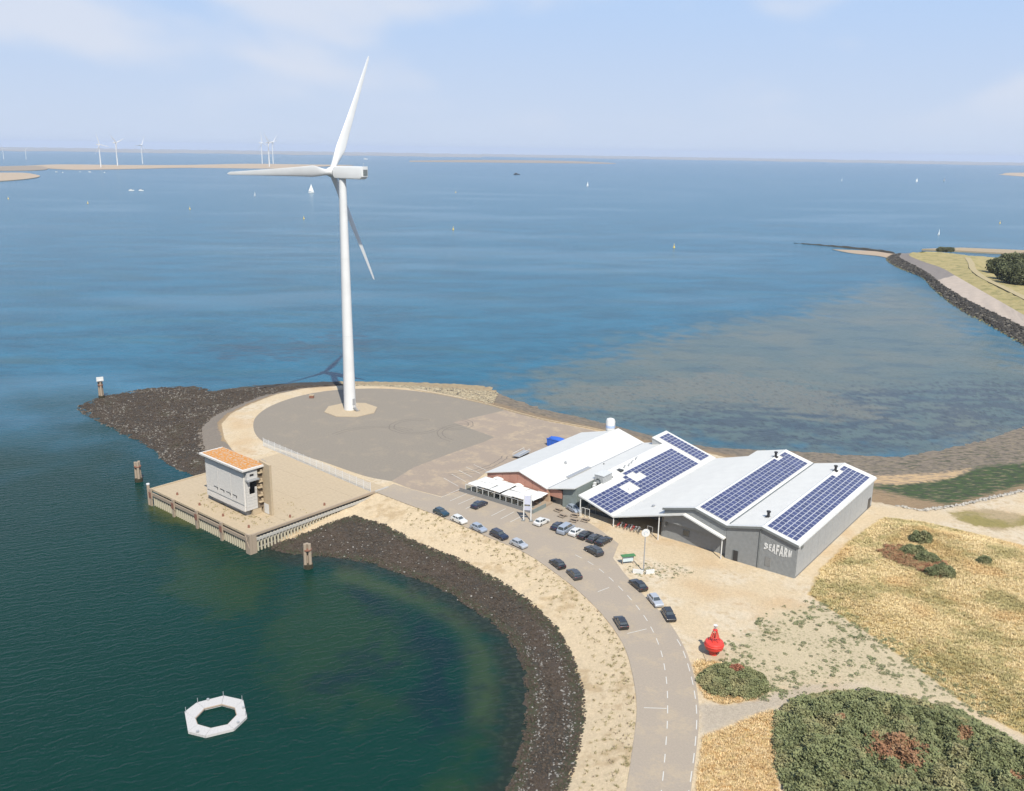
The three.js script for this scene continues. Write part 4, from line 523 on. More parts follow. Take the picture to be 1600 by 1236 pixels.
{ // weathered concrete block standing on the pier; local x runs along its long face, towards the right corner
  const t = thing('concrete_block', 'weathered white concrete block with orange lichen roof standing on the pier', 'building', [-61.1, 0.08, -193.9], R(-41));
  const mW = mat([0.62, 0.59, 0.545], 0.9, { map: rep(tStain, 3.2), bumpMap: rep(tGrain, 1.4), bumpScale: 0.03 }), mW2 = mat([0.5, 0.485, 0.46], 0.9, { map: rep(tStain, 2.2), bumpMap: rep(tGrain, 1), bumpScale: 0.03 });
  const tLich = tile(512, (u, v) => mix3(alb(226, 214, 194), alb(240, 160, 62), ss(-0.65, 0.2, wn5(u, v, 6) + 0.6 * wn5(u, v, 30))).map(enc), true);
  obj('foot', box(-16.0, -1.1, 0, 1.44, -4.6, -1.0), mConc, t); obj('foot_pillar', box(-0.9, -0.1, 0, 1.5, -4.2, -1.9), mConcWarm, t); obj('front_skirt', box(-16.5, -0.35, 1.45, 2.5, -0.34, 0.1), mW, t);
  for (let k = 0; k < 6; k++) obj('wall_panel', box(-16.6 + k * 2.72, -13.92 + k * 2.72, 2.55, 11.6, -0.35, 0.02 + 0.03 * (k % 2)), mW, t);
  obj('rear_wall', box(-16.5, -0.4, 1.5, 11.5, -5, -4.7), mW2, t); obj('left_wall', box(-16.6, -16.3, 1.5, 11.5, -4.7, -0.36), mW2, t);
  for (let k = 0; k < 13; k++) { const y0 = 1.6 + k * 0.76; if (y0 > 6.9 && y0 < 9.2) { obj('side_board', box(-0.34, 0.0, y0, y0 + 0.72, -1.4, -0.36), mW2, t); continue; } if (y0 > 4.9 && y0 < 6.6) { obj('side_board', box(-0.34, 0.0, y0, y0 + 0.72, -1.2, -0.36), mW2, t); obj('side_board', box(-0.34, 0.0, y0, y0 + 0.72, -3.2, -2.8), mW2, t); continue; } obj('side_board', box(-0.34, 0.0, y0, y0 + 0.72, -3.2, -0.36), mW2, t); }
  obj('floor_slab', box(-16.2, -0.4, 1.46, 1.6, -4.68, -0.4), mConc, t);
  obj('ledge', box(-0.3, 1.1, 8.9, 9.2, -3.4, -0.3), mSteel, t); obj('upper_box', box(-0.3, 0.5, 9.25, 11.5, -3.2, -0.4), mW2, t); obj('upper_vent', box(0.51, 0.55, 10, 10.5, -2.2, -1.2), mBlack, t);
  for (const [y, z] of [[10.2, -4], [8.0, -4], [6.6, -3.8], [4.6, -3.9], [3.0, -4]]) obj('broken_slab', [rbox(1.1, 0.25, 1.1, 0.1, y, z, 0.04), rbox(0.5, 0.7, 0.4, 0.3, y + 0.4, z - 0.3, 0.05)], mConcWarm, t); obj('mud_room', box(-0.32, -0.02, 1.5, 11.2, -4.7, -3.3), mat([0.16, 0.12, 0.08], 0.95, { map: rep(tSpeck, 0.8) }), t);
  obj('fin_wall', prism([[-0.9, 0], [3.1, 0], [3.1, 12.4], [-0.9, 12.8]], -4.75, -5.35), mConcWarm, t); obj('side_door', box(0.3, 2.1, 0.1, 2.5, -4.74, -4.68), mWhite, t);
  const roof = obj('roof_slab', box(-17.6, 1.0, 11.65, 12.05, -5.4, 0.95), mW, t); obj('lichen_bed', box(-16.9, 0.4, 12.06, 12.14, -5.2, 0.4), mat([1, 1, 1], 0.95, { map: rep(tLich, 6), bumpMap: rep(tGrain, 1), bumpScale: 0.05 }), roof);
  for (let k = 0; k < 24; k++) obj('bracket', box(-16.5 + k * 0.7, -16.28 + k * 0.7, 11.1, 11.64, 0.06, 0.55), mW2, t); for (let k = 0; k < 4; k++) obj('wall_slot', [box(-13.2 + k * 2.7, -11.5 + k * 2.7, 4.45, 4.58, 0.06, 0.12), box(-11.7 + k * 2.7, -11.5 + k * 2.7, 4.0, 4.45, 0.06, 0.12)], mBlack, t); obj('seam', box(-16.3, -0.5, 2.9, 3.02, 0.055, 0.1), mFascia, t);
  obj('railing', [bar([1.2, 12.05, -5.2], [1.2, 13, -5.2], 0.04), bar([-0.4, 12.05, -5.2], [-0.4, 13, -5.2], 0.04), bar([1.2, 13, -5.2], [-0.4, 13, -5.2], 0.04), bar([1.2, 12.5, -5.2], [-0.4, 12.5, -5.2], 0.04)], mSteel, t);
}
{ // mesh fence between pier and apron
  const A = [-71.4, -246.5], B = [-35.1, -211.7], L = Math.hypot(B[0] - A[0], B[1] - A[1]), n = 17; const t = thing('mesh_fence', 'pale steel mesh fence between the pier and the apron', 'fence', [A[0], 0, A[1]], Math.atan2(-(B[1] - A[1]), B[0] - A[0])); const w = L / n;
  const wires = []; for (let k = 1; k < 20; k++) wires.push(box(k * w / 20 - 0.014, k * w / 20 + 0.014, 0.1, 2.4, -0.012, 0.012)); for (const y of [0.15, 0.7, 1.25, 1.8, 2.36]) wires.push(box(0.06, w - 0.06, y - 0.02, y + 0.02, 0.014, 0.034)); const pg = merge(wires), gate = mat([0.55, 0.56, 0.56], 0.5);
  for (let k = 0; k <= n; k++) { const p = obj('fence_post', bar([0, 0, 0], [0, 2.6, 0], 0.05, 8), gate, t); p.position.x = k * w; if (k < n) { const f = obj('mesh_panel', pg, gate, t); f.position.x = k * w; } }
}
function pileCluster(label, [x, z], top, cap) { const t = thing('mooring_pile', label, 'mooring pile', [x, -4, z], rnd() * 3, 'mooring piles in the water'); for (const [i, j] of [[-0.45, -0.35], [0.45, -0.35], [0, 0.45]]) obj('pile', bar([i * 1.25, -3, j * 1.25], [i, top - rnd() * 0.4, j], 0.4, 12, 0.36), mTimber, t); obj('band', tri(new THREE.CylinderGeometry(0.92, 0.92, 0.25, 18).translate(0, top * 0.75, 0)), mRust, t); obj('weed_collar', tri(new THREE.CylinderGeometry(1.02, 1.06, 1.3, 18).translate(0, 0.3, 0)), mat(alb(70, 66, 46), 0.95, { map: rep(tSpeck, 1) }), t);
  if (cap) { obj('board', rbox(2.3, 1.6, 0.25, 0, top + 0.6, 0.4, 0.04), mWhite, t); obj('platform', box(-1, 1, top - 0.1, top + 0.1, -1, 1), mSteel, t); } }
pileCluster('timber mooring pile with white board at the tip of the dark spit', [-146.3, -309.2], 6.4, true); pileCluster('bare timber mooring pile in the water left of the pier', [-99.9, -227.2], 5.7); pileCluster('bare timber mooring pile in the dark basin before the pier', [-43.2, -177.1], 5.7);
{ // floating ring
  const out = [[-51.2, -124.7], [-50.1, -127.2], [-46.4, -129.2], [-42.9, -128.1], [-41.0, -123.7], [-42.1, -120.5], [-45.9, -118.7], [-48.9, -119.7]], inn = [[-49.0, -123.1], [-48.4, -125.7], [-46.0, -126.9], [-43.6, -126.0], [-42.7, -124.1], [-43.4, -121.6], [-45.7, -120.6], [-48.1, -121.5]];
  const cx = -46, cz = -124; const t = thing('floating_ring', 'white eight-sided floating pontoon ring in the green basin', 'pontoon', [cx, -4, cz]); const loc = p => [p[0] - cx, p[1] - cz];
  for (let k = 0; k < 8; k++) { const a = loc(out[k]), b = loc(out[(k + 1) % 8]), c = loc(inn[(k + 1) % 8]), d = loc(inn[k]); const sft = (p, q, f) => [mix(p[0], q[0], f), mix(p[1], q[1], f)]; const e = 0.008; obj('float_block', sheet([sft(a, b, e), sft(b, a, e), sft(c, d, e), sft(d, c, e)], 0.42, 0.7), mat([0.47, 0.455, 0.44], 0.8, { map: rep(tStain, 2), bumpMap: rep(tRib, 2), bumpScale: 0.02 }), t); obj('inner_fender', bar([d[0], 0.3, d[1]], [c[0], 0.3, c[1]], 0.13, 8), mTimber, t); if ([0, 1, 2, 3, 4].includes(k)) { const q = sft(a, d, 0.12); obj('stake', bar([q[0], 0.5, q[1]], [q[0], 1.35, q[1]], 0.05, 6), mSteel, t); } }
  for (const [k, f] of [[1, 0.4], [3, 0.5], [4, 0.6], [6, 0.5]]) { const a = loc(out[k]), b = loc(out[(k + 1) % 8]); obj('cleat', rbox(0.4, 0.25, 0.3, mix(a[0], b[0], f) * 0.95, 0.66, mix(a[1], b[1], f) * 0.95, 0.06), mSteel, t); }
}
// ---------- cars ----------
const carCache = {};
function carShapes(kind) { // side outlines: x to the front
  if (carCache[kind]) return carCache[kind];
  const k = { hatch: { L: 4.1, W: 1.74, h: 1.48, sill: 0.3, belt: 0.92, bon: 0.88, tail: 0.95, ws: [0.95, 0.2], rw: [-1.75, -1.5] }, saloon: { L: 4.55, W: 1.8, h: 1.45, sill: 0.3, belt: 0.9, bon: 0.86, tail: 0.95, ws: [0.95, 0.1], rw: [-2.0, -1.35] }, suv: { L: 4.5, W: 1.85, h: 1.66, sill: 0.36, belt: 1.02, bon: 1.0, tail: 1.05, ws: [1.0, 0.35], rw: [-2.05, -1.8] }, van: { L: 5.0, W: 1.92, h: 1.95, sill: 0.34, belt: 1.1, bon: 1.08, tail: 1.15, ws: [1.6, 0.9], rw: [-2.4, -2.3] } }[kind];
  const f = k.L / 2, s = new THREE.Shape(); const wx = [f - 0.85, -f + 0.85], wr = 0.37;
  s.moveTo(-f, k.sill + 0.1); s.lineTo(-f + 0.05, k.sill); s.lineTo(wx[1] - wr, k.sill); s.absarc(wx[1], k.sill + 0.02, wr, Math.PI, 0, true); s.lineTo(wx[0] - wr, k.sill); s.absarc(wx[0], k.sill + 0.02, wr, Math.PI, 0, true); s.lineTo(f - 0.05, k.sill); s.quadraticCurveTo(f + 0.03, k.sill + 0.15, f, k.sill + 0.35); s.quadraticCurveTo(f - 0.05, k.bon - 0.1, f - 0.3, k.bon - 0.06); s.lineTo(k.ws[0], k.belt + 0.02); s.lineTo(k.rw[0], k.tail); s.quadraticCurveTo(-f, k.tail - 0.02, -f, k.tail - 0.2); s.closePath();
  const g = new THREE.ExtrudeGeometry(s, { depth: k.W - 0.24, bevelEnabled: true, bevelSize: 0.05, bevelThickness: 0.12, bevelSegments: 3, curveSegments: 8 }); g.translate(0, 0, -(k.W - 0.24) / 2);
  const quadMesh = (pts) => { const q = new THREE.BufferGeometry(); q.setAttribute('position', new THREE.Float32BufferAttribute(pts.flat(), 3)); const id = []; for (let i = 0; i < pts.length; i += 4) id.push(i, i + 1, i + 2, i, i + 2, i + 3); q.setIndex(id); return tri((() => { const z = q.toNonIndexed(); z.computeVertexNormals(); return z; })()); };
  const W2 = k.W / 2 - 0.1, T2 = W2 - 0.17, b = k.belt, h = k.h - 0.05, x0 = k.ws[0], x1 = k.ws[1], y0 = k.rw[0] + 0.08, y1 = k.rw[1] + 0.15;
  const ws = quadMesh([[x0, b, W2], [x0, b, -W2], [x1, h, -T2], [x1, h, T2]]), rw = quadMesh([[y0, b, -W2], [y0, b, W2], [y1, h, T2], [y1, h, -T2]]), sideL = quadMesh([[y0, b, W2], [x0, b, W2], [x1, h, T2], [y1, h, T2]]), sideR = quadMesh([[x0, b, -W2], [y0, b, -W2], [y1, h, -T2], [x1, h, -T2]]);
  const roofS = new THREE.Shape(); roofS.moveTo(y1 - 0.06, -T2 - 0.02); roofS.lineTo(x1 + 0.06, -T2 - 0.02); roofS.lineTo(x1 + 0.06, T2 + 0.02); roofS.lineTo(y1 - 0.06, T2 + 0.02); const roof = new THREE.ExtrudeGeometry(roofS, { depth: 0.02, bevelEnabled: true, bevelSize: 0.04, bevelThickness: 0.035, bevelSegments: 3 }).rotateX(-Math.PI / 2).translate(0, h, 0);
  const pil = []; for (const z of [1, -1]) { pil.push(bar([x0, b, z * W2], [x1, h, z * T2], 0.05), bar([y0, b, z * W2], [y1, h, z * T2], 0.07)); const m = mix(x1, y1, 0.48); pil.push(bar([m + 0.05, b, z * (W2 + 0.005)], [m, h, z * (T2 + 0.005)], 0.04)); }
  const wheel = new THREE.CylinderGeometry(0.32, 0.32, 0.2, 18).rotateX(Math.PI / 2), rim = new THREE.CylinderGeometry(0.2, 0.2, 0.22, 10).rotateX(Math.PI / 2);
  return carCache[kind] = { k, f, wx, body: tri(toCreasedNormals(g, 0.5)), ws, rw, sideL, sideR, roof: tri(roof), pil: merge(pil), wheel, rim, head: rbox(0.12, 0.14, 0.36, 0, 0, 0, 0.03), plate: rbox(0.03, 0.11, 0.5, 0, 0, 0, 0.005), mirror: rbox(0.14, 0.12, 0.16, 0, 0, 0, 0.04) };
}
const paint = c => new THREE.MeshPhysicalMaterial({ color: col(c), roughness: 0.4, metalness: 0.2, clearcoat: 1, clearcoatRoughness: 0.06 });
const paints = { black: paint([0.012, 0.012, 0.014]), charcoal: paint([0.03, 0.033, 0.038]), navy: paint([0.012, 0.018, 0.04]), petrol: paint([0.012, 0.04, 0.06]), white: paint([0.62, 0.62, 0.6]), silver: paint([0.36, 0.38, 0.41]), ice: paint([0.29, 0.33, 0.39]) };
const mHead = mat([0.6, 0.62, 0.65], 0.15), mTail = mat([0.35, 0.012, 0.01], 0.25), mPlate = mat([0.6, 0.45, 0.05], 0.5);
function car(kind, color, [x, z], [dx, dz], label) {
  const s = carShapes(kind), k = s.k, p = paints[color], t = thing(kind === 'van' ? 'parked_van' : 'parked_car', label, kind === 'van' ? 'van' : 'car', [x, 0.05, z], Math.atan2(-dz, dx), 'cars parked by the halls');
  obj('body', s.body, p, t); obj('roof', s.roof, p, t); obj('pillars', s.pil, p, t); obj('windscreen', s.ws, mGlass, t); obj('rear_window', s.rw, mGlass, t); obj('side_window', s.sideL, mGlass, t); obj('side_window', s.sideR, mGlass, t);
  for (const wx of s.wx) for (const sz of [-1, 1]) { const w = obj('wheel', s.wheel, mTyre, t); w.position.set(wx, 0.32, sz * (k.W / 2 - 0.12)); obj('rim', s.rim, mRim, w); }
  for (const sz of [-1, 1]) { const a = obj('headlight', s.head, mHead, t); a.position.set(s.f - 0.08, k.bon - 0.22, sz * (k.W / 2 - 0.3)); const b = obj('tail_light', s.head, mTail, t); b.position.set(-s.f + 0.02, k.tail - 0.16, sz * (k.W / 2 - 0.26)); const m = obj('mirror', s.mirror, p, t); m.position.set(k.ws[0] - 0.15, k.belt + 0.06, sz * (k.W / 2 + 0.04)); }
  for (const e of [-1, 1]) { const q = obj('number_plate', s.plate, mPlate, t); q.position.set(e * (s.f + 0.015), 0.5, 0); }
}
const dir = (a, b) => [b[0] - a[0], b[1] - a[1]];
car('hatch', 'petrol', [-16.3, -197.9], dir([-18.5, -200.2], [-14.2, -195.7]), 'dark petrol-blue hatchback, furthest left car along the sand-side kerb');
car('hatch', 'white', [-11.8, -193.6], dir([-13.9, -195.7], [-9.8, -191.4]), 'white hatchback on the sand-side kerb behind the petrol-blue car');
car('hatch', 'ice', [-7.1, -189.0], dir([-9.1, -191.1], [-5.1, -186.9]), 'ice-blue hatchback on the sand-side kerb after the white car');
car('suv', 'navy', [-2.4, -185.3], dir([-4.4, -187.7], [-0.3, -183.0]), 'dark navy car between two silvery cars on the sand-side kerb');
car('hatch', 'silver', [2.0, -180.8], dir([0.2, -182.3], [3.8, -178.5]), 'silver car alone at the bend of the sand-side kerb');
car('hatch', 'black', [10.0, -171.3], dir([11.6, -168.4], [8.4, -174.3]), 'black car, upper one of the pair on the outer kerb');
car('hatch', 'charcoal', [13.2, -166.7], dir([14.4, -163.7], [11.9, -169.9]), 'charcoal car, lower one of the pair on the outer kerb');
car('hatch', 'black', [20.5, -147.5], dir([21.0, -145.1], [19.9, -150.8]), 'black car alone on the left kerb of the bend, before a bay line');
car('saloon', 'black', [25.6, -162.4], dir([26.7, -159.8], [24.4, -165.2]), 'black saloon at the sandy edge near the sign mast');
car('hatch', 'silver', [28.0, -156.0], dir([27.2, -159.0], [28.8, -153.0]), 'silver hatchback between two black cars at the sandy edge');
car('hatch', 'black', [29.7, -150.6], dir([29.4, -153.5], [30.1, -147.8]), 'black car nearest the red buoy at the sandy edge');
car('saloon', 'navy', [-7.5, -203.1], dir([-9.2, -201.0], [-5.7, -205.6]), 'dark car parked below the terrace front');
car('hatch', 'white', [7.3, -193.2], dir([5.6, -191.3], [9.1, -195.5]), 'white car by itself near the banner frame');
car('hatch', 'navy', [11.1, -190.8], dir([9.6, -188.9], [13.2, -193.4]), 'navy car mostly hidden behind the silver van');
car('van', 'ice', [12.7, -189.0], dir([11.1, -186.9], [14.7, -192.0]), 'silver-blue van in the bay row before the porch');
car('hatch', 'white', [15.0, -187.7], dir([13.5, -185.9], [17.0, -190.3]), 'white car right of the silver-blue van');
car('hatch', 'black', [16.9, -186.0], dir([15.4, -184.3], [18.9, -188.6]), 'black car next to the white car in the bay row');
car('hatch', 'charcoal', [18.8, -184.4], dir([17.2, -182.6], [20.7, -186.9]), 'charcoal car, second from the right end of the bay row');
car('saloon', 'black', [20.7, -183.1], dir([18.9, -181.0], [22.8, -185.9]), 'black saloon at the right end of the bay row');
car('suv', 'charcoal', [18.1, -177.8], dir([19.6, -175.6], [16.5, -180.0]), 'dark sport utility car standing across the end of the bay row');
car('hatch', 'ice', [15.2, -201.2], dir([14.2, -202.7], [16.0, -199.6]), 'pale blue small car by the green-grey wall of the restaurant');
// ---------- buoy, signs, tables, bicycles ----------
{
  const [x, z] = [35.3, -138.0]; const sl = tag(obj('buoy_slab', sheet([[33.6, -138.6], [35.6, -140.7], [38.1, -140.0], [37.0, -136.6], [33.6, -135.7]], 0.16, 0.3), mConcWarm), 'pale concrete slab under the red buoy', 'slab');
  const t = thing('buoy', 'big red navigation buoy with white topmark set up on land', 'buoy', [x, 0.16, z]);
  const L = (p, m, n, s = 28) => obj(n, tri(toCreasedNormals(new THREE.LatheGeometry(p.map(q => new THREE.Vector2(...q)), s), 0.4)), m, t);
  L([[0, 0], [0.7, 0], [0.8, 0.7], [1.15, 0.9]], mRed, 'keel'); L([[1.1, 0.88], [1.55, 1.25], [1.62, 1.5], [1.62, 2.2], [1.5, 2.45], [1.05, 2.6], [0, 2.62]], mRed, 'hull'); obj('fender_ring', tri(new THREE.TorusGeometry(1.63, 0.1, 8, 32).rotateX(Math.PI / 2).translate(0, 1.9, 0)), mRed, t);
  for (let k = 0; k < 6; k++) { const a = k * Math.PI / 3; obj('tower_leg', bar([0.95 * Math.cos(a), 2.6, 0.95 * Math.sin(a)], [0.28 * Math.cos(a), 4.6, 0.28 * Math.sin(a)], 0.07), mRed, t); obj('tower_brace', bar([0.72 * Math.cos(a), 3.3, 0.72 * Math.sin(a)], [0.72 * Math.cos(a + 1.047), 3.3, 0.72 * Math.sin(a + 1.047)], 0.05), mRed, t); }
  obj('radar_panel', [box(-0.6, 0.6, 2.9, 4.0, -0.02, 0.02), box(-0.02, 0.02, 2.9, 4.0, -0.6, 0.6)], mat([0.6, 0.16, 0.11], 0.6, { map: rep(tStain, 1.5) }), t); obj('lantern_deck', tri(new THREE.CylinderGeometry(0.42, 0.42, 0.08, 20).translate(0, 4.6, 0)), mRed, t); obj('topmark', tri(new THREE.ConeGeometry(0.38, 0.8, 16).rotateX(Math.PI).translate(0, 5.1, 0)), mWhite, t); obj('lifting_eye', new THREE.TorusGeometry(0.18, 0.05, 6, 14).translate(0.5, 0.5, 0.68), mBlack, t);
}
{
  const [x, z] = [27.6, -169.6]; const t = thing('sign_mast', 'tall grey mast with a round white sign on top', 'sign', [x, 0, z]); obj('mast', bar([0, 0, 0], [0, 8.2, 0], 0.13, 10, 0.1), mSteel, t); const d = obj('disc', tri(new THREE.CylinderGeometry(0.82, 0.82, 0.16, 28).rotateX(Math.PI / 2).translate(0, 8.6, 0.12)), mWhite, t); d.rotation.y = 0.1; obj('disc_rim', new THREE.TorusGeometry(0.82, 0.05, 8, 32).translate(0, 8.6, 0.12), mWhite, d); obj('disc_emblem', tri(new THREE.TorusGeometry(0.36, 0.06, 6, 20, 4.4).translate(0, 8.6, 0.21)), mat([0.35, 0.4, 0.45], 0.6), d);
  const w = thing('planter_wall', 'low white angled wall at the foot of the sign mast', 'wall', [x, 0, z + 0.3]); obj('wall_side', box(-2.1, 0, 0, 0.9, 0.9, 1.15).rotateY(-0.25), mWhite, w); obj('wall_side', box(0.02, 1.9, 0, 0.9, 0.9, 1.15).rotateY(0.3), mWhite, w);
  const [bx, bz] = [24.8, -173.0]; const b = thing('notice_board', 'pale notice board with green gabled cover beside the road', 'sign', [bx, 0, bz], 0.25); for (const s of [-1, 1]) obj('post', bar([s * 1.2, 0, 0], [s * 1.2, 1.9, 0], 0.08), mTimber, b); obj('board', rbox(2.3, 1.2, 0.1, 0, 1.15, 0, 0.02), mat([0.5, 0.58, 0.6], 0.6, { map: rep(tStain, 1) }), b); obj('cover', prism([[-1.5, 1.85], [1.5, 1.85], [1.5, 2.0], [-1.5, 2.0]], 0.5, -0.6), mat([0.05, 0.16, 0.06], 0.7), b);
  const [px, pz] = [4.0, -194.9]; const f = thing('banner_frame', 'white twin-post banner frame at the corner of the terrace', 'sign', [px, 0, pz], -0.15); for (const s of [-0.85, 0.85]) obj('post', box(s - 0.12, s + 0.12, 0, 6.6, -0.12, 0.12), mWhite, f); obj('banner', rbox(1.45, 2.2, 0.06, 0, 5.2, 0, 0.02), mat([0.5, 0.52, 0.62], 0.8, { map: rep(tStain, 1.5) }), f); obj('banner', rbox(1.45, 1.0, 0.06, 0, 3.2, 0, 0.02), mat([0.45, 0.46, 0.55], 0.8, { map: rep(tStain, 1.5) }), f); obj('foot', [box(-1.3, -0.5, 0, 0.25, -0.5, 0.5), box(0.5, 1.3, 0, 0.25, -0.5, 0.5)], mPlinth, f);
}
[[57.3, -1.6, 'furthest left'], [54.6, -3.8, 'second from left'], [52.4, -1.8, 'middle one'], [50.9, -4.4, 'nearest to the parked cars'], [48.9, -2.6, 'nearest to the porch gate']].forEach(([b, a, w]) => { const [x, , z] = L2(b, a); const t = thing('picnic_table', `weathered timber picnic table before the restaurant, ${w}`, 'picnic table', [x, 0, z], TURN + rnd() * 0.5 - 0.2, 'picnic tables before the restaurant'); for (let k = -2; k <= 2; k++) obj('plank', box(-0.95, 0.95, 0.72, 0.77, k * 0.16 - 0.07, k * 0.16 + 0.07), mTimber, t); for (const s of [-0.75, 0.75]) obj('bench', box(-0.95, 0.95, 0.42, 0.47, s - 0.14, s + 0.14), mTimber, t); for (const s of [-0.7, 0.7]) obj('trestle', [bar([s, 0, -0.75], [s, 0.72, -0.2], 0.05), bar([s, 0, 0.75], [s, 0.72, 0.2], 0.05), bar([s, 0.42, -0.8], [s, 0.42, 0.8], 0.04)], mTimber, t); });
{ const cols = [[0.5, 0.03, 0.03], [0.55, 0.55, 0.52], [0.03, 0.03, 0.035], [0.5, 0.05, 0.04], [0.08, 0.1, 0.16], [0.6, 0.58, 0.55], [0.4, 0.03, 0.03], [0.3, 0.3, 0.32], [0.5, 0.5, 0.48], [0.05, 0.05, 0.05]], names = ['red', 'white', 'black', 'red', 'dark blue', 'white', 'dark red', 'grey', 'pale', 'black'], nth = ['first', 'second', 'third', 'fourth', 'fifth', 'sixth', 'seventh', 'eighth', 'ninth', 'tenth'];
  const wheel = new THREE.TorusGeometry(0.33, 0.03, 6, 18);
  for (let i = 0; i < 10; i++) { const [x, , z] = L2(41.4 - i * 0.62, -0.5 + (i % 3) * 0.3); const t = thing('bicycle', `${names[i]} bicycle under the porch edge, ${nth[i]} from the left`, 'bicycle', [x, 0, z], TURN + Math.PI / 2 + (rnd() - 0.5) * 0.3, 'bicycles parked at the porch'); const m = mat(cols[i], 0.4); for (const s of [-0.52, 0.52]) { const w = obj('wheel', wheel, mTyre, t); w.position.set(s, 0.35, 0); } obj('frame', [bar([-0.52, 0.35, 0], [-0.15, 0.75, 0], 0.03), bar([-0.15, 0.75, 0], [0.38, 0.78, 0], 0.03), bar([0.38, 0.9, 0], [0.52, 0.35, 0], 0.03), bar([-0.1, 0.35, 0], [0.38, 0.78, 0], 0.03), bar([-0.1, 0.35, 0], [-0.2, 0.92, 0], 0.03), bar([-0.52, 0.35, 0], [-0.1, 0.35, 0], 0.03)], m, t); obj('saddle', rbox(0.26, 0.07, 0.16, -0.2, 0.95, 0, 0.03), mBlack, t); obj('handlebar', [bar([0.36, 0.9, 0], [0.34, 1.05, 0], 0.025), bar([0.32, 1.05, -0.28], [0.32, 1.05, 0.28], 0.025)], mSteel, t); obj('basket', rbox(0.3, 0.28, 0.4, 0.55, 0.95, 0, 0.04), m, t); } }
{ const [x, z] = [-69.0, -299.1]; const t = thing('crate', 'small rust-red box standing on the apron left of the turbine', 'box', [x, 0.03, z]); obj('body', rbox(1.5, 0.9, 1.1, 0, 0.5, 0, 0.05), mRust, t); obj('lid', rbox(1.6, 0.15, 1.2, 0, 1.02, 0, 0.04), mConcWarm, t); }
// ---------- boats and sea marks ----------
function sailboat([x, z], s, turn, label) { const t = thing('sailboat', label, 'sailboat', [x, -4, z], turn, 'sailing boats'); const h = new THREE.Shape(); h.moveTo(-4.5, -1.1); h.lineTo(-4.6, 1.1); h.quadraticCurveTo(0, 1.9, 5, 0); h.quadraticCurveTo(0, -1.9, -4.5, -1.1); obj('hull', new THREE.ExtrudeGeometry(h, { depth: 1.1, bevelEnabled: true, bevelSize: 0.12, bevelThickness: 0.1, bevelSegments: 2 }).rotateX(-Math.PI / 2).translate(0, 0, 0), mWhite, t); obj('cabin', rbox(2.6, 0.6, 1.6, 0.4, 1.45, 0, 0.15), mTrim, t); obj('mast', bar([0.6, 1, 0], [0.6, 14.5, 0], 0.09), mSteel, t); const sail = (p) => { const g = new THREE.BufferGeometry(), P = [], I = []; for (let i = 0; i <= 10; i++) for (let j = 0; j <= 6; j++) { const u = i / 10, v = j / 6 * (1 - u); const q = [0, 1].map(k => p[0][k] * (1 - u - v) + p[1][k] * u + p[2][k] * v); P.push(q[0], q[1], 0.7 * Math.sin(Math.PI * clamp(v + u * 0.3)) * (1 - u)); } for (let i = 0; i < 10; i++) for (let j = 0; j < 6; j++) { const a = i * 7 + j; I.push(a, a + 1, a + 7, a + 1, a + 8, a + 7); } g.setAttribute('position', new THREE.Float32BufferAttribute(P, 3)); g.setIndex(I); g.computeVertexNormals(); return tri(g); }; const cl = mat([0.68, 0.68, 0.66], 0.9, { side: THREE.DoubleSide }); obj('mainsail', sail([[0.5, 2.2], [0.6, 14.2], [-4.2, 2.4]]), cl, t); obj('jib', sail([[4.6, 1.4], [0.7, 13], [0.2, 1.9]]), cl, t); t.scale.setScalar(s); }
sailboat([-417, -1884], 1.25, 0.5, 'white sailing boat under full sail left of the turbine head'); sailboat([195, -2495], 0.9, 0.9, 'small white sail mid-sea right of the turbine'); sailboat([1209, -3433], 1.15, 1.1, 'small white sail far out, leftmost of three on the right'); sailboat([1519, -3508], 1.0, 0.4, 'small white sail far out, middle of three on the right'); sailboat([1699, -3674], 1.0, 2.0, 'small white sail far out, rightmost of three on the right'); sailboat([499, -1074], 0.55, 0.9, 'small white sail off the dike head'); sailboat([-487, -1723], 0.6, 1.4, 'tiny sail between the motor boats and the big sailing boat');
function motorboat([x, z], s, turn, label, m = mWhite) { const t = thing('motorboat', label, 'boat', [x, -4, z], turn, 'motor boats'); const h = new THREE.Shape(); h.moveTo(-4, -1.3); h.lineTo(-4, 1.3); h.lineTo(2, 1.3); h.quadraticCurveTo(4.4, 0.6, 5, 0); h.quadraticCurveTo(4.4, -0.6, 2, -1.3); obj('hull', new THREE.ExtrudeGeometry(h, { depth: 1.2, bevelEnabled: true, bevelSize: 0.15, bevelThickness: 0.1, bevelSegments: 2 }).rotateX(-Math.PI / 2), m, t); obj('cabin', rbox(4, 1.5, 2, -0.6, 1.9, 0, 0.3), m, t); obj('window_band', rbox(4.06, 0.5, 2.06, -0.6, 2.1, 0, 0.1), mGlass, t); t.scale.setScalar(s); }
motorboat([-770, -1848], 1.1, 0.2, 'white motor boat, left one of the pair left of the turbine'); motorboat([-753, -1854], 1.0, 0.1, 'white motor boat, right one of the pair left of the turbine'); motorboat([4, -3637], 2.6, 0.05, 'dark low ship far out right of the turbine', mDark); motorboat([-1360, -8426], 4, 0.1, 'far white vessel near the horizon beside the turbine head');
for (const [x, l] of [[88, 'leftmost'], [98, 'second'], [125, 'third'], [140, 'fourth'], [163, 'rightmost']]) { const p = { 88: [-1502, -3030], 98: [-1453, -2971], 125: [-1444, -3071], 140: [-1420, -3088], 163: [-1350, -3041] }[x]; motorboat(p, 1.0, rnd() * 3, `tiny white boat moored by the sandbank, ${l} of five`); }
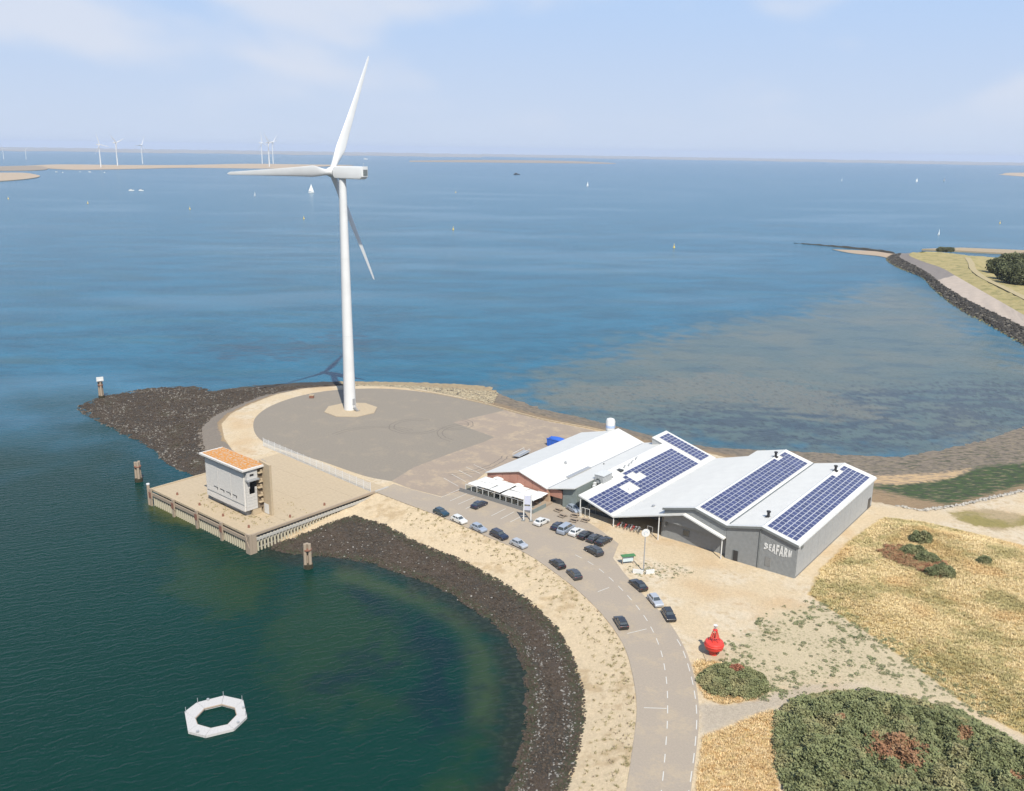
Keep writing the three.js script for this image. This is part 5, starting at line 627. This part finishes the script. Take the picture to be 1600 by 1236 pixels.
for (const [p, l] of [[[-828, -1501], 'yellow sea mark at the left edge of the picture'], [[-659, -1416], 'yellow sea mark below the moored motor boats'], [[-468, -1320], 'yellow sea mark in open water, left of the turbine'], [[-270, -1171], 'yellow sea mark just left of the turbine tower'], [[-70, -1041], 'yellow sea mark right of the turbine tower'], [[154, -876], 'yellow sea mark before the groyne tip'], [[682, -1288], 'yellow sea mark beyond the dike on the right'], [[-128, -1987], 'yellow sea mark in mid-sea far behind the others']]) { const t = thing('sea_mark', l, 'buoy', [p[0], -4, p[1]], 0, 'yellow sea marks'); const m = mat([0.55, 0.4, 0.08], 0.5); obj('float', tri(new THREE.CylinderGeometry(0.9, 1.1, 1.0, 16).translate(0, 0.3, 0)), m, t); obj('tower', tri(new THREE.ConeGeometry(0.6, 2.2, 12).translate(0, 1.9, 0)), m, t); obj('topmark', [bar([-0.5, 3.0, 0], [0.5, 3.8, 0], 0.1), bar([0.5, 3.0, 0], [-0.5, 3.8, 0], 0.1)], m, t); }

// ---------- rocks, plants ----------
const stone = [0, 1, 2].map(k => { const g = new THREE.IcosahedronGeometry(0.5, 0), p = g.attributes.position; const n = createNoise2D(mulberry(50 + k)); for (let i = 0; i < p.count; i++) { const x = p.getX(i), y = p.getY(i), z = p.getZ(i), f = 1 + 0.35 * n(x * 3 + z * 2, y * 3 - z); p.setXYZ(i, x * f, y * f * 0.62, z * f * 0.85); } g.computeVertexNormals(); return tri(g); });
const M4 = new THREE.Matrix4(), Q4 = new THREE.Quaternion(), E4 = new THREE.Euler(), V4 = new THREE.Vector3(), S4 = new THREE.Vector3();
function scatter(name, geo, material, list, label, category) { // list of [x, y, z, size, colour, yaw]
  const m = new THREE.InstancedMesh(geo, material, list.length); list.forEach(([x, y, z, s, c, yaw, tilt = 0.25], i) => { E4.set((rnd() - 0.5) * tilt * 2, yaw ?? rnd() * 6.28, (rnd() - 0.5) * tilt * 2); M4.compose(V4.set(x, y, z), Q4.setFromEuler(E4), Array.isArray(s) ? S4.set(...s) : S4.set(s, s, s)); m.setMatrixAt(i, M4); m.setColorAt(i, col(c)); }); m.name = numbered(name); m.castShadow = m.receiveShadow = true; scene.add(m); return tag(m, label, category, null, 'stuff'); }
const mStone = mat([1, 1, 1], 0.9, { map: rep(tSpeck, 0.6) });
function sample(n, xr, zr, test) { const out = []; let tries = 0; while (out.length < n && tries++ < n * 60) { const x = mix(xr[0], xr[1], rnd()), z = mix(zr[0], zr[1], rnd()); if (test(x, z)) out.push([x, z]); } return out; }
const onPier = (x, z) => { const dx = x - PIER[0], dz = z - PIER[2], c = Math.cos(PTURN), s = Math.sin(PTURN), lx = dx * c - dz * s, lz = dx * s + dz * c; return lx > -42.8 && lx < 0.9 && lz > -37.5 && lz < 0.9; };
const darkStone = () => { const r = rnd(), k = 0.7 + rnd() * 0.6; return r < 0.012 ? [0.26, 0.245, 0.22] : r < 0.07 ? [0.1, 0.09, 0.072] : [0.058 * k, 0.042 * k, 0.028 * k]; };
scatter('basin_rocks', stone[0], mStone, sample(17000, [-60, 24], [-205, -92], (x, z) => (fRock.at(x, z) < 0.3 || (fFlat.at(x, z) > 4 && fShore.at(x, z) < 0.5 && fShore.at(x, z) > -5 && fRock.at(x, z) < 5)) && !onPier(x, z)).map(([x, z]) => { const s = 0.2 + 0.42 * rnd() * rnd(), rk = fRock.at(x, z), pale = rk > -3.2 && rk < -1.2 && z > -150 && rnd() < 0.2; return [x, landHeight(x, z) + 0.04, z, s, pale ? [0.2, 0.19, 0.17] : darkStone()]; }), 'dark weedy stones lining the curved shore of the green basin', 'stones');
scatter('spit_rocks', stone[1], mStone, sample(19000, [-160, -40], [-325, -212], (x, z) => fSpit.at(x, z) < 0.2 && fShore.at(x, z) < 0.4 && fFlat.at(x, z) > 6 && !onPier(x, z)).map(([x, z]) => { const ridge = fbm(x * 0.05, z * 0.05, 3) > 0.05 && rnd() < 0.12; return [x, landHeight(x, z) + 0.05, z, (0.25 + 0.5 * rnd() * rnd()) * (ridge ? 1.2 : 1), ridge ? [0.17, 0.155, 0.13] : darkStone()]; }), 'dark stones covering the pointed spit left of the apron', 'stones');
scatter('seaward_rocks', stone[2], mStone, sample(5000, [-75, 10], [-325, -270], (x, z) => fBack.at(x, z) < 0.2 && fShore.at(x, z) < 0.6).map(([x, z]) => { const k = 0.7 + 0.6 * rnd(); return [x, landHeight(x, z) + 0.05, z, 0.3 + 0.7 * rnd() * rnd(), rnd() < 0.15 ? [0.08, 0.07, 0.06] : [0.33 * k, 0.28 * k, 0.19 * k]]; }), 'tan stones on the seaward slope behind the turbine', 'stones');
scatter('bank_rocks', stone[0], mStone, sample(1500, [85, 215], [-260, -190], (x, z) => Math.abs(fFlat.at(x, z) - 0.6) < 1.5 && x > 96).map(([x, z]) => { const k = 0.75 + 0.5 * rnd(); return [x, landHeight(x, z) + 0.1, z, 0.35 + 0.6 * rnd(), [0.38 * k, 0.35 * k, 0.3 * k]]; }), 'grey stone edging above the green algae on the right', 'stones');
scatter('dike_rocks', stone[1], mStone, Array.from({ length: 4200 }, () => { const u = rnd() * 58, i = u | 0, f = u - i, t = rnd(), A = [0, 1].map(k => mix(dikeStrips[0][i][k], dikeStrips[0][i + 1][k], f)), B = [0, 1].map(k => mix(dikeStrips[1][i][k], dikeStrips[1][i + 1][k], f)), k = 0.6 + 0.8 * rnd(); return [mix(A[0], B[0], t), mix(-4.5, -1, t), mix(A[1], B[1], t), 1.0 + 1.7 * rnd() * rnd(), t < 0.18 && rnd() < 0.5 ? [0.14 * k, 0.13 * k, 0.06 * k] : rnd() < 0.1 ? [0.14, 0.125, 0.1] : [0.045 * k, 0.039 * k, 0.031 * k]]; }), 'dark boulders along the water side of the far dike', 'stones');
// tufts of dry grass
const tuft = (() => { const P = [], r = mulberry(4); for (let k = 0; k < 9; k++) { const a = r() * 6.28, l = 0.5 + r() * 0.5, o = 0.1 + r() * 0.45, w = 0.07, bx = Math.cos(a) * 0.12, bz = Math.sin(a) * 0.12, tx = Math.cos(a) * o, tz = Math.sin(a) * o, nx = -Math.sin(a) * w, nz = Math.cos(a) * w; P.push(bx - nx, 0, bz - nz, bx + nx, 0, bz + nz, tx, l, tz); } const g = new THREE.BufferGeometry(); g.setAttribute('position', new THREE.Float32BufferAttribute(P, 3)); g.computeVertexNormals(); return tri(g); })();
const mBlade = mat([1, 1, 1], 0.95, { side: THREE.DoubleSide });
const strawCol = (x, z) => { const n = fbm(x * 0.06, z * 0.06, 4) + 0.5 * fbm(x * 0.35 + 40, z * 0.35, 3), k = 0.88 + rnd() * 0.24; const c = mix3(mix3([0.55, 0.43, 0.22], [0.66, 0.53, 0.31], rnd()), mix3([0.36, 0.31, 0.13], [0.24, 0.22, 0.09], rnd()), 0.8 * ss(-0.25, 0.45, n + (rnd() - 0.5) * 0.3)); const o = ss(0.1, 0.5, fbm(x * 0.04 + 30, z * 0.04 + 3, 3)) * 0.5; return mix3(c, [0.52, 0.33, 0.14], o).map(q => q * k); };
scatter('dune_grass', tuft, mBlade, sample(42000, [55, 200], [-235, -95], (x, z) => fDune.at(x, z) < -0.1 && Math.abs(x / -z) < 0.95).map(([x, z]) => [x, landHeight(x, z) - 0.05, z, [0.8 + rnd() * 0.6, 0.18 + rnd() * 0.3, 0.8 + rnd() * 0.6], strawCol(x, z)]), 'dry yellow grass covering the dune right of the halls', 'grass');
scatter('verge_grass', tuft, mBlade, sample(5500, [22, 60], [-150, -88], (x, z) => fVerge.at(x, z) < 0 || fShrubV.at(x, z) < 0).map(([x, z]) => [x, landHeight(x, z) - 0.05, z, [0.6 + rnd() * 0.5, 0.2 + rnd() * 0.25, 0.6 + rnd() * 0.5], ((k, q) => mix3([0.5, 0.35, 0.17], [0.62, 0.48, 0.28], q).map(v => v * k))(0.8 + 0.4 * rnd(), clamp(0.5 + 0.9 * fbm(x * 0.3, z * 0.3, 3) + 0.3 * (rnd() - 0.5)))]), 'short scorched grass along the right verge of the road', 'grass');
scatter('kerb_weeds', tuft, mBlade, sample(1500, [-25, 22], [-205, -100], (x, z) => { const d = fFlat.at(x, z); return d > 0.1 && d < 6.5 && fShore.at(x, z) < -8 && n2(x * 0.5, z * 0.5) + 0.6 * n2b(x * 1.5, z * 1.5) > 0.35 + d * 0.05; }).map(([x, z]) => [x, landHeight(x, z) - 0.04, z, [0.4 + rnd() * 0.4, 0.15 + rnd() * 0.25, 0.4 + rnd() * 0.4], rnd() < 0.15 ? [0.12, 0.085, 0.055] : mix3([0.34, 0.29, 0.15], [0.22, 0.2, 0.09], rnd())]), 'sparse dry weeds on the sand slope below the road edge', 'weeds');
scatter('pier_weeds', tuft, mBlade, Array.from({ length: 620 }, () => { const strip = rnd() < 0.75, lx = strip ? -30 + 27 * rnd() : -14 + 13 * rnd(), lz = strip ? -2 - 5.5 * rnd() : -4 - 14 * rnd(), p = PL(lx, lz); return n2(lx * 0.35, lz * 0.5) + 0.4 * rnd() > 0.35 ? [p[0], 0.06, p[2], [0.3 + rnd() * 0.4, 0.15 + rnd() * 0.2, 0.3 + rnd() * 0.4], rnd() < 0.4 ? [0.13, 0.12, 0.05] : [0.3, 0.25, 0.1]] : null; }).filter(Boolean), 'scattered weeds in the joints of the pier deck', 'weeds');
// leafy clumps
const clump = [0, 1].map(q => { const P = [], r = mulberry(30 + q); for (let k = 0; k < 34; k++) { const a = r() * 6.28, u = r() * 1.3 - 0.3, h = Math.sqrt(Math.max(0, 1 - u * u)), R0 = 0.35 + 0.3 * Math.cbrt(r()), c = [Math.cos(a) * h * R0, u * R0 * 0.9, Math.sin(a) * h * R0]; const e = r() * 6.28, f = r() * 2 - 1, s = 0.09 + 0.09 * r(); const d1 = [Math.cos(e) * s, f * s * 0.7, Math.sin(e) * s], d2 = [-Math.sin(e) * s * 0.5, s * (r() - 0.3), Math.cos(e) * s * 0.5]; const p = (x, y) => P.push(c[0] + d1[0] * x + d2[0] * y, c[1] + d1[1] * x + d2[1] * y, c[2] + d1[2] * x + d2[2] * y); p(-1, -1); p(1, -1); p(0.9, 1); p(-1, -1); p(0.9, 1); p(-0.8, 1); } const g = new THREE.BufferGeometry(); g.setAttribute('position', new THREE.Float32BufferAttribute(P, 3)); g.computeVertexNormals(); return tri(g); });
const mLeaf = new THREE.MeshPhysicalMaterial({ roughness: 0.8, side: THREE.DoubleSide });
const leafCol = (x, z) => { const k = 0.85 + rnd() * 0.5, n = fbm(x * 0.12, z * 0.12, 3); return mix3(mix3([0.1, 0.115, 0.046], [0.15, 0.16, 0.07], rnd()), [0.2, 0.18, 0.085], ss(0, 0.6, n)).map(q => q * k); };
scatter('scrub_plants', clump[0], mLeaf, sample(850, [36, 95], [-165, -105], (x, z) => fScrub.at(x, z) < 3 && rnd() < 0.12 + ss(0.0, 0.7, fbm(x * 0.1 + 3, z * 0.1, 3)) + 0.5 * ss(-7, -1, fDune.at(x, z) * -1)).map(([x, z]) => { const s = 0.25 + 0.75 * rnd() * rnd(); return [x, landHeight(x, z) + 0.1 * s, z, [s, s * 0.6, s], mix3(leafCol(x, z), [0.2, 0.2, 0.1], 0.35)]; }), 'small grey-green plants scattered over the sand right of the buoy', 'plants');
scatter('mast_plants', clump[1], mLeaf, sample(170, [22, 46], [-182, -160], (x, z) => Math.hypot((x - 31) / 7, (z + 170) / 3.6) < 1 && rnd() < 0.6).map(([x, z]) => { const s = 0.15 + 0.45 * rnd() * rnd(); return [x, 0.05, z, [s, s * 0.6, s], leafCol(x, z)]; }), 'low weeds in the sand around the sign mast', 'weeds');
const thicket = [[41.3, -120.5], [45.1, -124.5], [50.8, -126.5], [57.3, -127.4], [63.5, -125.1], [70.2, -122.1], [72.2, -118.1], [75.0, -114.4], [79.3, -107.5], [72.6, -93.7], [34.0, -92.9]];
{ const pts = sample(15000, [38, 90], [-135, -88], (x, z) => sdPoly(thicket, x, z) < 0.2);
  const reds = [[55.5, -110.4], [49.5, -116.8], [66.4, -114.2], [69.2, -105.3]];
  const hill = (x, z, d) => (0.5 + 2.1 * ss(0, 5, -d)) * (0.75 + 0.4 * n2(x * 0.22, z * 0.22) + 0.22 * n2b(x * 0.7, z * 0.7)); // crowns of many shrubs grown together
  const list = []; for (const [x, z] of pts) { const d = sdPoly(thicket, x, z), top = Math.max(0.25, hill(x, z, d)); const dead = reds.some(([a, b], i) => Math.hypot(x - a, (z - b) * 1.1) < [4.6, 1.2, 1.4, 2][i] * (0.8 + 0.5 * n2(x * 0.8, z * 0.8))); const y = top - 0.25 - (rnd() < 0.3 ? rnd() * top * 0.6 : 0); list.push([x, y, z, 0.55 + rnd() * 0.65, dead ? mix3([0.2, 0.09, 0.045], [0.26, 0.16, 0.08], rnd()) : leafCol(x, z), undefined, 0.5]); }
  scatter('thicket', clump[1], mLeaf, list, 'dense grey-green thicket with a rust-brown patch in the lower right corner', 'thicket');
}
function leafMesh(parent, name, geo, n, place) { // one crown: many leaf clumps joined into a mesh
  const P = [], N = [], C = [], p0 = geo.attributes.position, n0 = geo.attributes.normal, nm = new THREE.Matrix3(); for (let i = 0; i < n; i++) { const c = place(i); nm.getNormalMatrix(M4); for (let k = 0; k < p0.count; k++) { V4.fromBufferAttribute(p0, k).applyMatrix4(M4); P.push(V4.x, V4.y, V4.z); V4.fromBufferAttribute(n0, k).applyMatrix3(nm).normalize(); N.push(V4.x, V4.y, V4.z); C.push(...c); } }
  const g = new THREE.BufferGeometry(); g.setAttribute('position', new THREE.Float32BufferAttribute(P, 3)); g.setAttribute('normal', new THREE.Float32BufferAttribute(N, 3)); g.setAttribute('color', new THREE.Float32BufferAttribute(C, 3)); return obj(name, tri(g), mLeafTinted, parent); }
const mLeafTinted = new THREE.MeshPhysicalMaterial({ roughness: 0.8, side: THREE.DoubleSide, vertexColors: true });
function shrub(name, label, [cx, cz], rx, rz, h, n, colors, group, clumpSize = 0.7) { const t = thing(name, label, 'shrub', [cx, landHeight(cx, cz), cz], 0, group); const stems = []; for (let k = 0; k < 7; k++) { const a = k * 0.9; stems.push(bar([0.2 * Math.cos(a), -0.2, 0.2 * Math.sin(a)], [rx * 0.6 * Math.cos(a), h * 0.6, rz * 0.6 * Math.sin(a)], 0.07, 5, 0.02)); } obj('stems', stems, mTimber, t);
  leafMesh(t, 'crown', clump[0], n, () => { const a = rnd() * 6.28, r = Math.sqrt(rnd()), x = rx * r * Math.cos(a) * (1 + 0.12 * n2(a, cx)), z = rz * r * Math.sin(a), y = h * Math.sqrt(Math.max(0.04, 1 - r * r)) * (0.72 + 0.4 * n2b(x * 0.5 + cx, z * 0.5)) * (rnd() < 0.3 ? rnd() : 1); E4.set(rnd() - 0.5, rnd() * 6.28, rnd() - 0.5); const s = clumpSize * (0.7 + rnd() * 0.7); M4.compose(V4.set(x, Math.max(0.1, y), z), Q4.setFromEuler(E4), S4.set(s, s, s)); return colors(x, z); }); return t; }
shrub('shrub', 'round olive-green shrub with a red-brown spot below the red buoy', [36.8, -129.7], 5.4, 4.6, 1.7, 900, (x, z) => Math.hypot(x - 1.1, z + 2.0) < 1.0 ? [0.24, 0.09, 0.05] : mix3(leafCol(x, z), [0.17, 0.15, 0.06], 0.4 * rnd()));
[[[91.2, -184.7], 2.2, 1.6, 2.2, 'upper dark shrub on the grass dune'], [[86.5, -178.0], 2.6, 1.5, 1.6, 'middle dark shrub on the grass dune'], [[87.9, -174.3], 2.4, 1.4, 1.6, 'small dark shrub right of the red-brown bracken on the dune'], [[87.5, -167.3], 2.7, 1.6, 2.0, 'lower dark shrub on the grass dune'], [[99.5, -173.5], 1.0, 0.8, 0.9, 'tiny lone shrub on the dune at right']].forEach(([p, rx, rz, h, l]) => shrub('dune_shrub', l, p, rx, rz, h, 260, (x, z) => leafCol(x, z).map(q => q * 0.85), 'shrubs on the grass dune', 0.75));
scatter('bracken', clump[0], mLeaf, sample(420, [70, 120], [-200, -150], (x, z) => { const a = [83.9, -176.0], b = [87.0, -171.9]; return Math.hypot(x - a[0], (z - a[1]) * 0.8) < 4.2 * (0.7 + 0.5 * rnd()) || Math.hypot(x - b[0], (z - b[1]) * 0.7) < 3.6 * (0.7 + 0.5 * rnd()); }).map(([x, z]) => { const s = 0.5 + rnd() * 0.6; return [x, landHeight(x, z) + 0.2, z, [s, s * 0.7, s], mix3([0.24, 0.1, 0.05], [0.22, 0.16, 0.07], rnd())]; }), 'red-brown bracken around the dark shrubs on the dune', 'bracken');
// trees beyond the dike
{ const spots = [[[353, -661], 11, 'leftmost'], [[340, -623], 12, 'second from left'], [[334, -602], 13, 'third from left'], [[351, -625], 14, 'third from the right edge'], [[377, -690], 12, 'hindmost at left'], [[380, -679], 13, 'hindmost at right'], [[343.9, -596.8], 13, 'partly cut by the right edge']];
  for (const [[x, z], h, l] of spots) { const t = thing('tree', `dark round tree behind the dike, ${l} of the clump`, 'tree', [x, 2, z], 0, 'trees behind the dike'); obj('trunk', [bar([0, 0, 0], [0.3, h * 0.5, 0], 0.45, 8, 0.25), bar([0.2, h * 0.35, 0], [2, h * 0.6, 1], 0.2, 6, 0.08), bar([0.2, h * 0.4, 0], [-2, h * 0.65, -1], 0.2, 6, 0.08)], mTimber, t); leafMesh(t, 'crown', clump[1], 300, () => { const a = rnd() * 6.28, u = rnd() * 2 - 1, q = Math.sqrt(1 - u * u), r = (0.75 + 0.3 * rnd()) * (0.85 + 0.3 * n2(a * 1.5 + x, u * 2)); E4.set(rnd() * 3, rnd() * 6, rnd() * 3); const s = 2.6 + rnd() * 1.6; M4.compose(V4.set(Math.cos(a) * q * r * h * 0.55, h * 0.52 + u * r * h * 0.45, Math.sin(a) * q * r * h * 0.55), Q4.setFromEuler(E4), S4.set(s, s, s)); return leafCol(x + u, z).map(c => c * 0.62); }); }
  const [hx, hz] = [395, -833]; const hg = thing('hedge', 'dark low hedge on the far side of the dike meadow', 'hedge', [hx, 0.5, hz]); leafMesh(hg, 'foliage', clump[0], 150, i => { M4.compose(V4.set((rnd() - 0.5) * 15, 0.6 + rnd() * 2.6, (rnd() - 0.5) * 3), Q4.setFromEuler(E4.set(rnd(), rnd() * 6, rnd())), S4.set(2, 2, 2)); return leafCol(i, 0).map(c => c * 0.5); }); }
shade(scene);
renderer.render(scene, camera);
